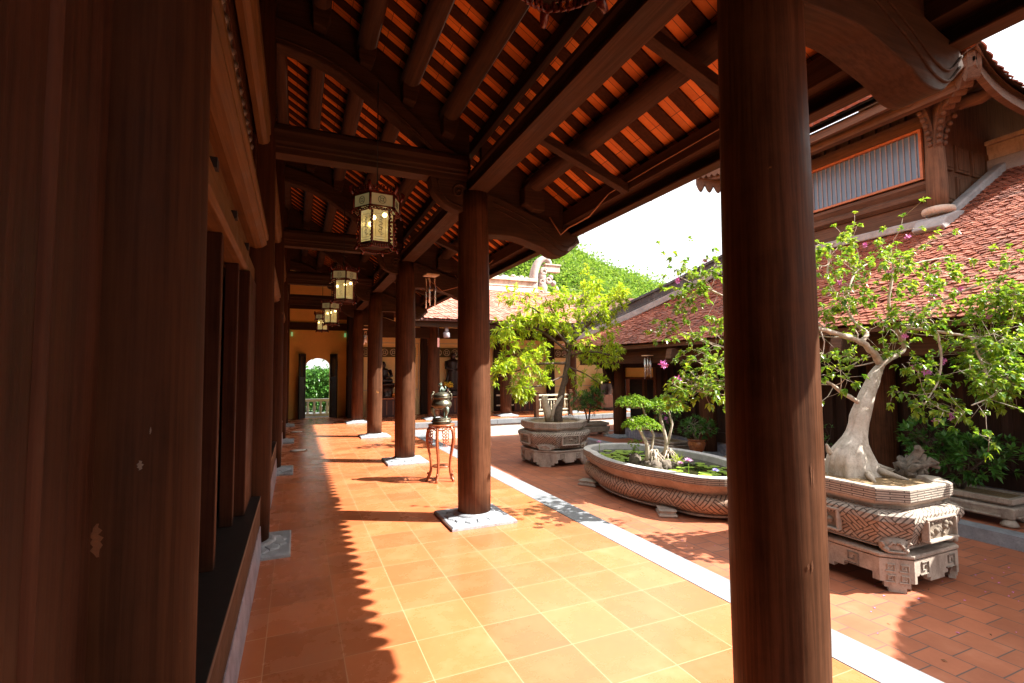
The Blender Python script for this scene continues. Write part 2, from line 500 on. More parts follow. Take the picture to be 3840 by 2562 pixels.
MT['leafY'] = leaf_mat('yellow_green_leaves', [(.20,.34,.02), (.36,.50,.03), (.56,.64,.05), (.27,.42,.025), (.50,.56,.04)], .58)
MT['leafB'] = leaf_mat('glossy_green_leaves', [(.07,.19,.02), (.20,.35,.03), (.42,.52,.05), (.12,.27,.025), (.32,.45,.04)], .52, .28)
MT['leafP'] = leaf_mat('pad_green_leaves', [(.12,.25,.02), (.22,.38,.025), (.34,.48,.04)], .5)
MT['leafD'] = leaf_mat('dark_green_leaves', [(.04,.13,.025), (.08,.22,.04), (.13,.30,.05)], .35, .3)
MT['leafH'] = leaf_mat('hill_green_leaves', [(.10,.20,.03), (.18,.31,.045), (.29,.40,.07), (.13,.24,.04)], .45, .7)
MT['lily'] = leaf_mat('lily_pad_green', [(.16,.30,.04), (.30,.46,.06), (.42,.55,.10)], .2, .3)
MT['orchid'] = leaf_mat('bright_strap_leaves', [(.3,.42,.03), (.48,.56,.05)], .4)

# ================================================================ ground, floors
G = -0.51           # courtyard level
TZ = -0.36          # right-hand terrace level
PIT_Y = 3.68
ROWY = [1.39 + PIT_Y*k for k in range(-1, 5)]     # column rows
b = MB(); b.box((-150,-150,G-.4), (150,150,G-.06)); struct('ground', b, plain('earth', (.2,.13,.08), .95))
b = MB(); b.box((2.97,-6,G-.05), (7.5,14.94,G)); struct('courtyard_paving', b, MT['brick'])
b = MB(); b.box((-.42,-5,-.05), (2.665,18.62,0)); b.box((2.665,15.2,-.05), (16,18.32,-.002)); struct('gallery_floor', b, MT['floor'])
b = MB()
y = -5.0
while y < 14.9:
    y2 = min(y + 1.25, 15.18)
    b.box((2.668, y+.002, G), (2.95, y2-.002, .004)); y += 1.25
x = 2.955
while x < 15.5:
    b.box((x+.002, 14.90, -.13), (x+.99, 15.18, .004)); x += 1.0
struct('stone_edging', b, MT['edge'])
b = MB(); b.box((2.955,14.93,G), (15.5,15.1,-.132)); struct('white_riser', b, MT['riser'])
# right-hand terrace with its kerb
b = MB(); b.box((7.72,-6,G), (8.62,12.3,TZ-.003)); b.box((8.62,12.35,G), (12,14.9,TZ-.003)); b.box((7.5,-6,G-.05),(7.72,-6.1,G)); b.box((7.72,12.3,G),(8.62,13.2,TZ-.003)); struct('terrace_paving', b, MT['brick'])
b = MB(); y = -6
while y < 13.2:
    b.box((7.48,y+.003,G), (7.72,y+1.597,TZ+.004)); y += 1.6
b.box((7.72,13.203,G),(12,13.45,TZ+.004))
struct('bluestone_kerb', b, stone('bluish_kerb_stone', (.17,.18,.20), (.34,.35,.38), .7, 5, .3))
b = MB(); b.box((7.722,13.45,G-.05), (15.5,14.92,G+.001)); b.box((7.4,-6,G-.3),(7.5,13,G-.06)); struct('passage_paving', b, MT['brick'])

# ================================================================ columns
def slab_mb(x, y, z=0, s=.345):
    b = MB()
    rings = [[(x+a*s,y+c*s,z+.001) for a,c in ((-1,-1),(1,-1),(1,1),(-1,1))],
             [(x+a*s,y+c*s,z+.025) for a,c in ((-1,-1),(1,-1),(1,1),(-1,1))],
             [(x+a*(s-.012),y+c*(s-.012),z+.036) for a,c in ((-1,-1),(1,-1),(1,1),(-1,1))]]
    b.loft(rings)
    return b
def lotus_mb(x, y, z=0):
    b = MB()
    nP = 14
    for k in range(nP):                     # ring of low carved petals
        a = 2*math.pi*(k+.5)/nP
        ca, sa = math.cos(a), math.sin(a)
        def P(r, t, h): return (x + r*ca - t*sa, y + r*sa + t*ca, z + h)
        r0, r1, wd = .20, .325, .064
        v = [P(r0,-.046,.036),P(r0,.046,.036),P(r1-.04,wd,.036),P(r1,0,.034),P(r1-.04,-wd,.036),
             P(r0,-.040,.068),P(r0,.040,.068),P(r1-.048,wd-.010,.052),P(r1-.014,0,.046),P(r1-.048,-wd+.010,.052)]
        b.add(v, [(5,6,7,8,9),(0,1,6,5),(1,2,7,6),(2,3,8,7),(3,4,9,8),(4,0,5,9)])
    b.lathe((x,y,z), [(.225,.035),(.225,.062),(.212,.078),(.19,.086)], 32)
    return b
def shaft_mb(x, y, z0, z1, R=.178, lean=0):
    prof = []
    for i in range(15):
        t = i/14; z = z0 + (z1-z0)*t; h = z - z0
        r = R*(.965 + .035*min(1, h/.6)) if h < .6 else R*(1 - .028*max(0, h-1.2) - .015*max(0, h-2.0)**1.5)
        prof.append((r, z))
    b = MB(); b.loft([[(x+lean*(z-z0)/(z1-z0)+r*math.cos(2*math.pi*k/44), y+r*math.sin(2*math.pi*k/44), z) for k in range(44)] for r, z in prof], True)
    return b
def column(x, y, z1, label, group, zb=0, R=.178, lean=0):
    t = thing('timber_column', label, 'column', (x,y,zb), group)
    part(t, 'base_slab', slab_mb(x,y,zb), MT['slab'])
    part(t, 'lotus_ring', lotus_mb(x,y,zb), MT['slab'])
    part(t, 'shaft', shaft_mb(x,y,zb+.07,z1,R,lean), W['colshade'] if x < 0 else W['column'])
    return t
XR = 1.755; XL = -.365
GR = 'dark timber columns along the courtyard edge of the gallery'
c0 = column(XR, ROWY[2], 3.49, 'dark timber column on a pale square stone base directly beside the carved incense stand', GR)
def worn(t, cx, cy, R, ang, z, w_, h_, seed, mat):
    """a thin irregular scuffed patch following the round of the shaft"""
    r = random.Random(seed); n = 9; b = MB(); v = []
    for k in range(n+1):
        f = k/n; zz = z - h_/2 + h_*f
        wl = w_*(.25+.75*math.sin(math.pi*min(1,max(.02,f))))*r.uniform(.45,1.0)/2; wr = w_*(.25+.75*math.sin(math.pi*f))*r.uniform(.45,1.0)/2; o_ = r.uniform(-.15,.15)*w_
        for s_ in (-wl+o_, wr+o_):
            a = R_(ang)+s_/R; v.append((cx+(R+.0012)*math.cos(a), cy+(R+.0012)*math.sin(a), zz))
    b.add(v, [(2*k,2*k+1,2*k+3,2*k+2) for k in range(n)], True)
    part(t, 'worn_patch', b, mat)
MT['worn'] = plain('bare_orange_wood', (.13,.045,.013), .7, var=.35, nscale=60)
MT['chip'] = plain('pale_chip', (.13,.10,.08), .8, var=.3, nscale=60)
colA = column(1.742, 1.42, 3.49, 'massive dark timber column in the right foreground, cutting the whole picture height', GR, R=.173, lean=.028)
for a_, z_, w_, h_, s_ in ((-97,1.165,.006,.085,1),(-94,1.15,.005,.07,2),(-101,.84,.010,.04,3),(-106,.84,.012,.022,4),(-138,1.51,.003,.03,5)):
    worn(colA, 1.742+.012*z_*.6, 1.42, .1735, a_, z_, w_, h_, s_, MT['worn'])
lab = ['dark timber column on a pale square stone base directly beside the carved incense stand',
       'timber column behind the incense stand, third along the sunlit edge from the viewer',
       'slimmer looking fourth timber column along the sunlit edge, left of the incense burner',
       'farthest column of the sunlit edge row, beside the dark end of the gallery']
for k in range(1, 4):
    dup(c0, (XR, ROWY[2+k], 0), lab[k])
dup(c0, (XR, ROWY[0], 0), 'dark timber column just behind the viewer on the courtyard side')
GL = 'timber columns engaged in the left screen wall'
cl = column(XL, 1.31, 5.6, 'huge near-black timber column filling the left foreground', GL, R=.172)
worn(cl, XL, 1.31, .172, -77, 1.25, .022, .060, 1, MT['worn'])
worn(cl, XL, 1.31, .171, -57, 1.376, .012, .018, 2, MT['chip'])
worn(cl, XL, 1.31, .171, -52, 1.44, .004, .014, 3, MT['chip'])
for q_ in list(cl.children):
    pass
lab = ['left wall column standing on a broad grey slab at the end of the low sill',
       'second left wall column beyond the low sill, its grey slab near the round floor cover',
       'third left wall column, narrow in view, between the two round floor covers',
       'last clearly seen left wall column before the yellow end wall']
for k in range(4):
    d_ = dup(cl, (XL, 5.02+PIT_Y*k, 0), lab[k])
    for ch_ in list(d_.children):
        if ch_.name.startswith('worn_patch'): bpy.data.objects.remove(ch_)
# far gallery columns
GF = 'columns of the far cross gallery'
cf = column(4.17, 16.1, 3.5, 'purplish column of the far gallery seen left of the incense burner', GF, R=.2)
for x_, l_ in ((6.75, 'far gallery column framed between the sunlit column and the yellow-green tree'), (9.4, 'far gallery column hidden mostly behind the octagonal planter tree'), (12.0,'far gallery column beside the dark corner passage altar')):
    dup(cf, (x_, 16.1, 0), l_)

# ================================================================ roof of the near gallery
SL = .64
def rz(x): return 3.42 + SL*(3.0 - x)        # underside plane of the rafters
def xmax(y): return 3.18 if y < 14.85 else max(1.2, 3.5-(y-14.56))
RX0 = -.62; RY0, RY1 = -1.2, 18.4
roof = thing('gallery_roof', 'long tiled lean-to roof over the gallery, orange tile undersides showing between dark rafters', 'roof', (0,0,0))
y = RY0; rafts = []
yy = [ .12 + .25*i for i in range(-6, 74)]
for y in yy:
    xm = xmax(y) - .18
    bb = MB()
    j = .006*math.sin(y*37.1)
    bb.bar((RX0, y+j, rz(RX0)+.008), (xm, y-j, rz(xm)+.008), .118, .015, up=(SL,0,1))
    part(roof, 'rafter', bb, W['rafter'])
m_under, nt, bs = new_mat('orange_tile_underside')
v_ = geo_pos(nt, (1,1.0,0), rot=(0,0,R_(90)), loc=(5,9.87+.245,0))
br = N(nt, 'ShaderNodeTexBrick'); br.offset = 0
v2_ = geo_pos(nt, (1,1,0), loc=(20.02,20.0-.12+.13,0)); nt.links.new(v2_, br.inputs['Vector'])
br.inputs['Scale'].default_value = 1; br.inputs['Brick Width'].default_value = .165; br.inputs['Row Height'].default_value = .25
br.inputs['Mortar Size'].default_value = .0022; br.inputs['Color1'].default_value = (0,0,0,1); br.inputs['Color2'].default_value = (1,1,1,1)
n_ = noise(nt, geo_pos(nt), 9, 5, .7)
c_ = ramp(nt, n_, [(.3,(.80,.20,.022)),(.7,(.95,.31,.042))])
c_ = mix(nt, .55, c_, mix(nt, 1, c_, mix(nt, .6, (1,1,1), br.outputs['Color']), 'MULTIPLY'))
c_ = mix(nt, br.outputs['Fac'], c_, (.05,.02,.01))
nt.links.new(c_, bs.inputs['Base Color']); bs.inputs['Roughness'].default_value = .65
bb = MB()
def slabxy(bb, x0, x1, y0, y1, dz, th):
    v = [(x0,y0,rz(x0)+dz),(x1,y0,rz(x1)+dz),(x1,y1,rz(x1)+dz),(x0,y1,rz(x0)+dz)]
    v += [(p[0],p[1],p[2]+th) for p in v]
    bb.add(v, [(0,3,2,1),(4,5,6,7),(0,1,5,4),(1,2,6,5),(2,3,7,6),(3,0,4,7)])
slabxy(bb, RX0, 3.02, -1.4, 14.5, .0165, .05)
v = []; ys = [14.5, 14.85, 16.86, 18.45]
for q in range(len(ys)-1):
    xa = xmax(ys[q]+.001); xb = xmax(ys[q+1]+.001)
    if q == 2: xa = xb = 2.7
    v = [(RX0,ys[q],rz(RX0)+.0165),(xa,ys[q],rz(xa)+.0165),(xb,ys[q+1],rz(xb)+.0165),(RX0,ys[q+1],rz(RX0)+.0165)]
    v += [(p[0],p[1],p[2]+.05) for p in v]
    bb.add(v, [(0,3,2,1),(4,5,6,7),(0,1,5,4),(1,2,6,5),(2,3,7,6),(3,0,4,7)])
part(roof, 'tile_underside', bb, m_under)
# purlins
for x_, r_ in ((-.25,.085),(.17,.09),(.60,.098),(1.035,.098),(1.46,.098),(2.45,.098)):
    ym = 18.4 if x_ < 1.3 else 14.5 + (3.2-x_)
    bb = MB(); bb.tube([(x_,-1.3,rz(x_)-r_-.004),(x_,ym,rz(x_)-r_-.004)], r_, 20); part(roof, 'purlin', bb, W['beamy'])
bb = MB(); bb.box((1.775,-1.3,rz(1.8)-.155), (1.845,16.0,rz(1.8)-.03)); part(roof, 'purlin_board', bb, W['beamy'], bev=.006)
bb = MB(); bb.box((2.86,-1.3,rz(2.93)-.2), (2.995,14.9,rz(2.93)-.035)); bb.box((2.985,-1.3,rz(3.0)-.265), (3.018,14.9,rz(3.0)-.015))
part(roof, 'eave_beam', bb, W['beamy'], bev=.004)
bb = MB(); bb.box((2.92,-1.3,rz(3.0)-.285),(3.03,14.8,rz(3.0)-.267)); part(roof,'eave_soffit_board', bb, W['beamy'], bev=.004)
# tiles
def tile_field(P, U0, U1, V1, w_, e_, cond=None, thick=.014, lift=.02, seed=1, point=.45, rows=None, jit=1.0):
    """pointed tiles laid in courses; P(u,v) -> Vector on the roof plane, v runs up the slope"""
    rnd = random.Random(seed)
    verts = []; faces = []
    nr = rows or int(V1/e_)
    for r in range(nr):
        v0 = r*e_
        off = (r % 2)*w_/2
        n = int((U1-U0)/w_)+1
        for i in range(n):
            u = U0 + off + i*w_
            if u > U1: continue
            if cond and not cond(u, v0): continue
            ju = rnd.uniform(-.006,.006)*jit; jv = rnd.uniform(-.008,.008)*jit; jl = rnd.uniform(-.004,.010)*jit
            tw = rnd.uniform(-.006,.006)*jit
            h = w_*.492
            P0 = P(u, v0); du = (P(u+.01, v0)-P0)*100; dv = (P(u, v0+.01)-P0)*100
            nn = du.cross(dv).normalized()
            if nn.z < 0: nn = -nn
            def Q(a, b_, l): return P0 + du*(a+ju) + dv*(b_+jv) + nn*(l)
            L = e_*1.75
            pts = [(-h, L, .004),( h, L, .004),( h, e_*point, lift+jl+tw),(h*.86, e_*point*.42, lift+jl+tw),(h*.48, e_*.06, lift+jl+tw*.5+.004),(0, -e_*.06, lift+jl+.005),(-h*.48, e_*.06, lift+jl-tw*.5+.004),(-h*.86, e_*point*.42, lift+jl-tw),(-h, e_*point, lift+jl-tw)]
            b0 = len(verts)
            for a, b_, l in pts: verts.append(Q(a,b_,l))
            for a, b_, l in pts[2:]: verts.append(Q(a,b_,l-thick))
            faces.append(tuple(b0+q for q in range(9)))
            for k in range(6):
                faces.append((b0+2+k, b0+9+k, b0+10+k, b0+3+k))
    mb = MB(); mb.add(verts, faces); 
    return mb
Pn = lambda u, v: Vector((3.165 - v*.66, u, 3.215 + v*.76)) if v < .5 else Vector((3.165-.33-(v-.5)*.842, u, 3.215+.38+(v-.5)*.842*SL))
part(roof, 'eave_tiles', tile_field(Pn, -1.2, 14.6, 1, .18, .17, rows=6, lift=.016, seed=3, point=.80, jit=.5), MT['tileR'])

# longitudinal architrave over the courtyard columns
bb = MB(); pr = [(1.660,3.488),(1.875,3.488),(1.875,3.52),(1.862,3.535),(1.862,3.62),(1.88,3.64),(1.88,3.67),(1.845,3.70),(1.69,3.70),(1.655,3.67),(1.655,3.64),(1.672,3.62),(1.672,3.535),(1.660,3.52)]
bb.prism(pr, 'y', -1.4, 16.0)
solo('architrave_beam', 'long moulded beam running over the tops of the courtyard edge columns', 'beam', bb, W['beamy'], bev=.003)

# trusses
def arc(pts, n=5):
    """Catmull-Rom through 2-D points"""
    out = []
    P = [pts[0]] + list(pts) + [pts[-1]]
    for i in range(1, len(P)-2):
        for k in range(n):
            t = k/n
            out.append(tuple(.5*((2*P[i][a]) + (-P[i-1][a]+P[i+1][a])*t + (2*P[i-1][a]-5*P[i][a]+4*P[i+1][a]-P[i+2][a])*t*t + (-P[i-1][a]+3*P[i][a]-3*P[i+1][a]+P[i+2][a])*t**3) for a in (0,1)))
    out.append(pts[-1]); return out
def truss(y, label):
    t = thing('roof_truss', label, 'roof truss', (0,y,0), 'carved timber trusses crossing the gallery')
    h = .105
    # tie beam: rounded upper roll and flat lower board
    bb = MB()
    prof = [(-.082,3.60),(.082,3.60),(.082,3.655),(.093,3.665),(.093,3.69),(.105,3.71)]
    for k in range(9):
        a = -.5 + k/8*4.14
        prof.append((.118*math.cos(a), 3.81+.098*math.sin(a)))
    prof += [(-.105,3.71),(-.093,3.69),(-.093,3.665),(-.082,3.655)]
    bb.prism([(y+p, z) for p, z in prof], 'x', -.36, 1.66)
    part(t, 'tie_beam', bb, W['beamx'], bev=.003)
    # curved brace above
    top = arc([(-.36,4.93),(-.1,4.89),(.27,4.79),(.69,4.55),(1.1,4.20),(1.45,3.93),(1.70,3.86)], 5)
    bot = arc([(1.70,3.72),(1.40,3.78),(1.1,4.0),(.69,4.29),(.27,4.53),(-.1,4.63),(-.36,4.66)], 5)
    bb = MB(); bb.prism(top+bot, 'y', y-.085, y+.085); part(t, 'curved_brace', bb, W['beamx'], bev=.012)
    for s_ in (-1, 1):      # raised moulding and carved scrolls on each face
        mid = [((a[0]+c[0])/2, (a[1]+c[1])/2) for a, c in zip(top, bot[::-1])]
        lo = [(a[0]*.22+c[0]*.78, a[1]*.22+c[1]*.78) for a, c in zip(top, bot[::-1])]
        bb = MB(); bb.tube([(p[0], y+s_*.086, p[1]) for p in lo], .010, 6)
        part(t, 'moulding', bb, W['beamx'])
    # infill boards between brace and roof
    bb = MB(); up = [( -.36,rz(-.36)-.02)] + [(x_, rz(x_)-.02) for x_ in (.2,.8,1.4,1.7)]
    bb.prism([( -.36,4.9)] + [p for p in top[1:-3]] + [(1.7,3.8)] + up[::-1], 'y', y-.03, y+.03)
    part(t, 'infill_board', bb, W['beamx'])
    # purlin blocks
    for x_ in (.17,.60,1.035,1.46):
        bb = MB(); z_ = rz(x_)-.2
        bb.prism([(x_-.075,z_-.13),(x_+.045,z_-.16),(x_+.085,z_-.02),(x_+.085,z_+.06),(x_-.085,z_+.10),(x_-.085,z_-.06)], 'y', y-.15, y+.15)
        part(t, 'purlin_block', bb, W['beamx'], bev=.01)
    # inner scroll bracket
    out = arc([(1.66,3.60),(1.28,3.62),(1.265,3.52),(1.31,3.42),(1.40,3.335),(1.50,3.285),(1.60,3.262)], 4) + [(1.66,3.262)]
    bb = MB(); bb.prism(out, 'y', y-.08, y+.08); part(t, 'inner_bracket', bb, W['beamx'], bev=.012)
    for s_ in (-1, 1):
        pts = [(1.56+.11*math.exp(-k*.11)*math.cos(k*.55)*1.0, y+s_*.082, 3.47+.11*math.exp(-k*.11)*math.sin(k*.55)) for k in range(18)]
        bb = MB(); bb.tube(pts, .013, 6); bb.tube([(p[0], y+s_*.081, p[1]) for p in arc([(1.60,3.31),(1.45,3.36),(1.36,3.46),(1.33,3.58)],4)], .012, 6)
        part(t, 'scroll_carving', bb, W['beamx'])
    # cantilever arm to the eave
    lo = arc([(1.84,3.035),(2.20,3.045),(2.45,2.985),(2.58,2.945),(2.70,2.885),(2.83,2.885),(2.92,2.95),(3.05,3.06)], 5)
    up = arc([(3.01,3.15),(2.84,3.19),(2.6,3.27),(2.3,3.36),(2.05,3.45),(1.84,3.50)], 4)
    bb = MB(); bb.prism(lo+up, 'y', y-.1, y+.1); part(t, 'cantilever_arm', bb, W['beamx'], bev=.008)
    for s_ in (-1, 1):
        g1 = [(p[0], y+s_*.101, p[1]) for p in arc([(1.95,3.40),(2.3,3.28),(2.6,3.13),(2.78,3.02),(2.90,3.0),(3.02,3.10)],5)]
        g2 = [(p[0], y+s_*.101, p[1]) for p in arc([(1.95,3.34),(2.3,3.21),(2.6,3.06),(2.75,2.96),(2.88,2.94),(3.0,3.04)],5)]
        bb = MB(); bb.tube(g1, .008, 6); bb.tube(g2, .008, 6)
        part(t, 'arm_moulding', bb, W['beamx'])
    bb = MB(); bb.prism([(1.84,3.52),(2.35,3.37),(2.86,3.22),(2.86,rz(2.86)-.02),(1.84,rz(1.84)-.02)], 'y', y-.035, y+.035)
    part(t, 'arm_infill', bb, W['beamx'])
    bb = MB(); bb.prism([(2.30,3.42),(2.42,3.36),(2.55,3.36),(2.56,3.46),(2.52,3.60),(2.36,3.68),(2.30,3.60)], 'y', y-.17, y+.17)
    part(t, 'arm_block', bb, W['beamx'], bev=.012)
    return t
tl = ['carved truss right above the viewer, its cantilever arm crossing the upper right corner',
      'nearest full truss with tie beam and curved brace, behind the front lantern rod',
      'second truss down the gallery, behind the largest hanging lantern',
      'third truss down the gallery, above the second lantern',
      'last truss before the end wall of the gallery']
t0 = truss(ROWY[1], tl[0])
for k in range(4): dup(t0, (0, ROWY[2+k], 0), tl[k+1])
dup(t0, (0, ROWY[0], 0), 'carved truss behind the viewer')
# eave struts
ng = 0
st = None
for k in range(0, 5):
    for d in (.98, 2.45):
        y0 = ROWY[k]+d
        if st is None:
            st = thing('eave_strut', 'slanting square strut', 'strut', (1.87, y0, 3.66), 'slanting struts from the long beam to the eave')
            bb = MB(); bb.bar((1.87,y0,3.665), (2.88,y0-.02,3.275), .085, .075); part(st, 'bar', bb, W['beamx'], bev=.004)
            st['label'] = 'slanting square strut between beam and eave behind the viewer'
        else:
            dup(st, (1.87, y0, 3.66), 'slanting square strut number filler')
struts = [o for o in COL.objects if o.name.startswith('eave_strut')]
for o, l_ in zip(sorted(struts, key=lambda o: o.location.y), ['slanting square strut just behind the viewer, first of the row','slanting square strut beside the camera position, over the brick court','slanting strut meeting the left side of the big foreground column','slanting strut left of the foreground column with cable below it','slanting strut just past the second truss','slanting strut hung beside the tubular wind chime','slanting strut past the third column','slanting strut between the third and fourth columns','slanting strut beyond the fourth column','farthest slanting strut near the cross gallery']):
    o['label'] = l_
# cables along the eave
b = MB()
b.tube([(2.62,4.92,3.30),(2.74,4.88,3.10),(2.80,4.80,3.17),(2.84,4.7,3.19),(2.85,4.45,3.20),(2.85,4.25,3.27)], .009, 7)
b.tube([(2.85,4.25,3.27),(2.86,4.1,3.33),(2.86,3.4,3.34),(2.86,2.2,3.34)], .006, 6)
solo('eave_cable', 'loose orange-brown cable looping along the eave beam above the second column', 'cable', b, MT['cable'])
b = MB()
b.tube([(2.62,8.60,3.30),(2.72,8.5,3.12),(2.80,8.3,3.16),(2.85,8.0,3.2),(2.86,7.3,3.33)], .008, 6)
b.tube([(2.1,8.55,3.2),(2.35,8.5,2.98),(2.6,8.4,3.05),(2.85,8.0,3.3)], .007, 6)
solo('eave_cable', 'tangled brown cable hanging under the eave by the third column', 'cable', b, MT['cable'])

# ================================================================ left screen wall, one bay at a time
W['sill'] = wood_mat('sill_wood', (.045,.024,.015), (.10,.055,.034), 'y', .6, spec=.2)
MT['latt'] = plain('grey_lattice_wood', (.10,.085,.075), .5, var=.4)
def bay(y0, label):
    """bay between wall columns centred at y0 and y0+3.68"""
    a, e = y0+.16, y0+3.52
    t = thing('timber_screen_bay', label, 'screen wall', (XL, y0, 0), 'timber screen bays of the left wall')
    bb = MB(); bb.prism([(-.60,.001),(-.246,.001),(-.246,.03),(-.259,.246),(-.60,.246)], 'y', a, e); part(t, 'marble_plinth', bb, MT['marble'], bev=.003)
    bb = MB(); bb.box((-.60,a,.248),(-.264,e,.465)); part(t, 'sill_board', bb, W['sill'], bev=.005)
    bb = MB(); bb.box((-.66,a,.467),(-.262,e,.50)); part(t, 'sill_top', bb, plain('black_sill_top'+str(len(bpy.data.materials)), (.022,.019,.018), .45, var=.4), bev=.004)
    n = 4
    bb = MB(); bb.box((-.43,e-.62,.50),(-.335,e,2.33)); part(t, 'jamb', bb, W['screenz'], bev=.008)
    for i in range(n+1):                    # standing posts and folded door leaves
        yy_ = a + (e-a)*i/n
        bb = MB(); bb.box((-.47,yy_-.035,.50),(-.388,yy_+.035,2.33)); part(t, 'post', bb, W['screenz'], bev=.006)
        if i < n:
            y2 = yy_ + (e-a)/n*.5
            f = MB()
            f.box((-.60,yy_+.05,.52),(-.56,yy_+(e-a)/n-.05,2.36))
            lf = part(t, 'door_leaf', f, W['screenz'], bev=.004)
            g = MB()
            for q in range(3):
                zz = .62+.58*q
                g.box((-.563,yy_+.11,zz),(-.548,yy_+(e-a)/n-.11,zz+.47))
            part(lf, 'raised_panel', g, W['screenz'], bev=.004)
    bb = MB(); bb.prism([(-.50,2.33),(-.372,2.33),(-.35,2.35),(-.35,2.46),(-.372,2.50),(-.50,2.50)], 'y', a, e); part(t, 'lower_rail', bb, W['screen'], bev=.004)
    bb = MB(); bb.box((-.47,a,2.502),(-.395,e,2.66)); part(t, 'recess_board', bb, W['screen'])
    bb = MB()
    bb.prism([(-.42,2.662),(-.345,2.645),(-.295,2.655),(-.258,2.685),(-.262,2.715),(-.245,2.73),(-.245,2.77),(-.27,2.79),(-.42,2.79)], 'y', a, e)
    part(t, 'moulded_rail', bb, W['screen'], bev=.003)
    for q in range(4):
        bb = MB(); yy_ = a + .35 + q*.85; bb.box((-.396,yy_,2.53),(-.362,yy_+.06,2.58)); part(t, 'peg', bb, MT['black'])
    # lattice transom
    bb = MB(); bb.box((-.41,a,2.79),(-.37,a+.08,3.58)); bb.box((-.41,e-.30,2.79),(-.37,e,3.58)); bb.box((-.41,a+.08,2.79),(-.37,e-.30,2.85)); bb.box((-.41,a+.08,3.52),(-.37,e-.30,3.58)); bb.box((-.375,e-.22,2.79),(-.345,e-.12,3.58))
    part(t, 'transom_frame', bb, W['screenz'], bev=.003)
    bb = MB(); ny = 20
    for q in range(ny+1):
        yy_ = a+.1+(e-a-.42)*q/ny; bb.tube([(-.385,yy_,2.85),(-.385,yy_,3.5)], .012, 5, smooth=False)
        for s_ in range(5):
            bb.ball((-.38,yy_,2.92+.125*s_), .028, 6, 4)
    for s_ in range(6):
        zz = 2.9+.11*s_; bb.box((-.389,a+.08,zz),(-.377,e-.30,zz+.012))
    part(t, 'carved_lattice', bb, MT['latt'])
    bb = MB(); bb.prism([(-.345,3.59),(-.305,3.585),(-.268,3.60),(-.25,3.63),(-.262,3.67),(-.245,3.69),(-.245,3.80),(-.28,3.84),(-.50,3.84),(-.50,3.70),(-.345,3.70)], 'y', a, e)
    part(t, 'top_rail', bb, W['screen'], bev=.003)
    bb = MB(); bb.box((-.50,a,3.84),(-.46,e,rz(-.46)+.02)); part(t, 'upper_boarding', bb, W['wall'])
    return t
lb = ['nearest left screen bay with low black-topped sill on a grey marble plinth',
      'left screen bay between the first and second slab columns', 'left screen bay between second and third wall columns, seen edge-on',
      'left screen bay between third and fourth wall columns', 'end left screen bay next to the yellow door wall']
bay0 = bay(1.31, lb[0])
for k in range(1, 5): dup(bay0, (XL, 1.31+3.68*k, 0), lb[k])
dup(bay0, (XL, 1.31-3.68, 0), 'left screen bay behind the viewer')
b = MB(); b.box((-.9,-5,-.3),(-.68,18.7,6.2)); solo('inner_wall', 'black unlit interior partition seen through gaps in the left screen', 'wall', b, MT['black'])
b = MB(); b.box((-.67,-2.3,.002),(1.5,-2.15,5.6)); solo('rear_light_block', 'unseen timber wall added behind the viewer to block light', 'wall', b, W['wall'])  # added out of view to keep light from behind off the near columns
# open door leaf next to the lens
t = thing('open_door_leaf', 'blurred reddish-brown open door leaf at the extreme left edge', 'door', (-.7,.92,0))
b = MB(); b.prism([(-.66,.875),(-.37,.875),(-.345,.882),(-.331,.897),(-.327,.914),(-.331,.931),(-.345,.945),(-.37,.952),(-.66,.952)], 'z', .02, 4.2, smooth=True); part(t, 'stile', b, W['leafw'])
b = MB(); b.box((-.95,.895,.06),(-.661,.93,4.2)); part(t, 'panel', b, W['screenz'])

# ================================================================ end wall with arched doorway
t = thing('end_wall', 'ochre yellow end wall with an arched doorway opening onto greenery', 'wall', (.7,18.5,0))
b = MB()
x0, x1, ax0, ax1 = -.55, 1.75, .30, 1.07
n = 14; cx = (ax0+ax1)/2; rr = (ax1-ax0)/2
arcp = [(cx + rr*math.cos(math.pi*k/n), 1.78 + rr*.72*math.sin(math.pi*k/n)) for k in range(n+1)]
def wallpiece(poly): b.prism(poly, 'y', 18.5, 18.72)
wallpiece([(x0,0),(ax0,0),(ax0,5.2),(x0,5.2)])
wallpiece([(ax1,0),(x1,0),(x1,4.6),(ax1,4.6)])
for k in range(n):
    p, q = arcp[k], arcp[k+1]
    wallpiece([q, p, (p[0],4.6), (q[0],4.6)])
part(t, 'plaster', b, MT['yellow'])
b = MB(); b.box((-.55,18.42,3.03),(1.75,18.5,3.28)); b.box((-.55,18.38,3.75),(1.75,18.46,3.95)); part(t, 'head_beam', b, W['beamx'])
for nm, xx, ang in (('left', .28, R_(60)), ('right', 1.09, R_(120))):
    m = Matrix.Rotation(ang, 3, 'Z')
    def L(u, v_, z_): return Vector((xx,18.5,0)) - m @ Vector((u, v_, -z_))
    d = MB()
    wd, hh = (.40, 2.2)
    def bx(u0,u1,z0,z1,th):
        v = [L(u0,-th,z0),L(u1,-th,z0),L(u1,th,z0),L(u0,th,z0),L(u0,-th,z1),L(u1,-th,z1),L(u1,th,z1),L(u0,th,z1)]
        d.add(v, [(0,3,2,1),(4,5,6,7),(0,1,5,4),(1,2,6,5),(2,3,7,6),(3,0,4,7)])
    bx(0,.06,0,hh,.022); bx(wd-.06,wd,0,hh,.022)
    for z_ in (0,.38,1.05,1.32,hh-.09): bx(.06,wd-.06,z_,z_+.09,.02)
    bx(.06,wd-.06,.09,1.4,.009)
    for q in range(3): bx(.11+q*.075,.135+q*.075,1.41,hh-.09,.012)
    part(t, 'door_leaf', d, W['door'], bev=.003)
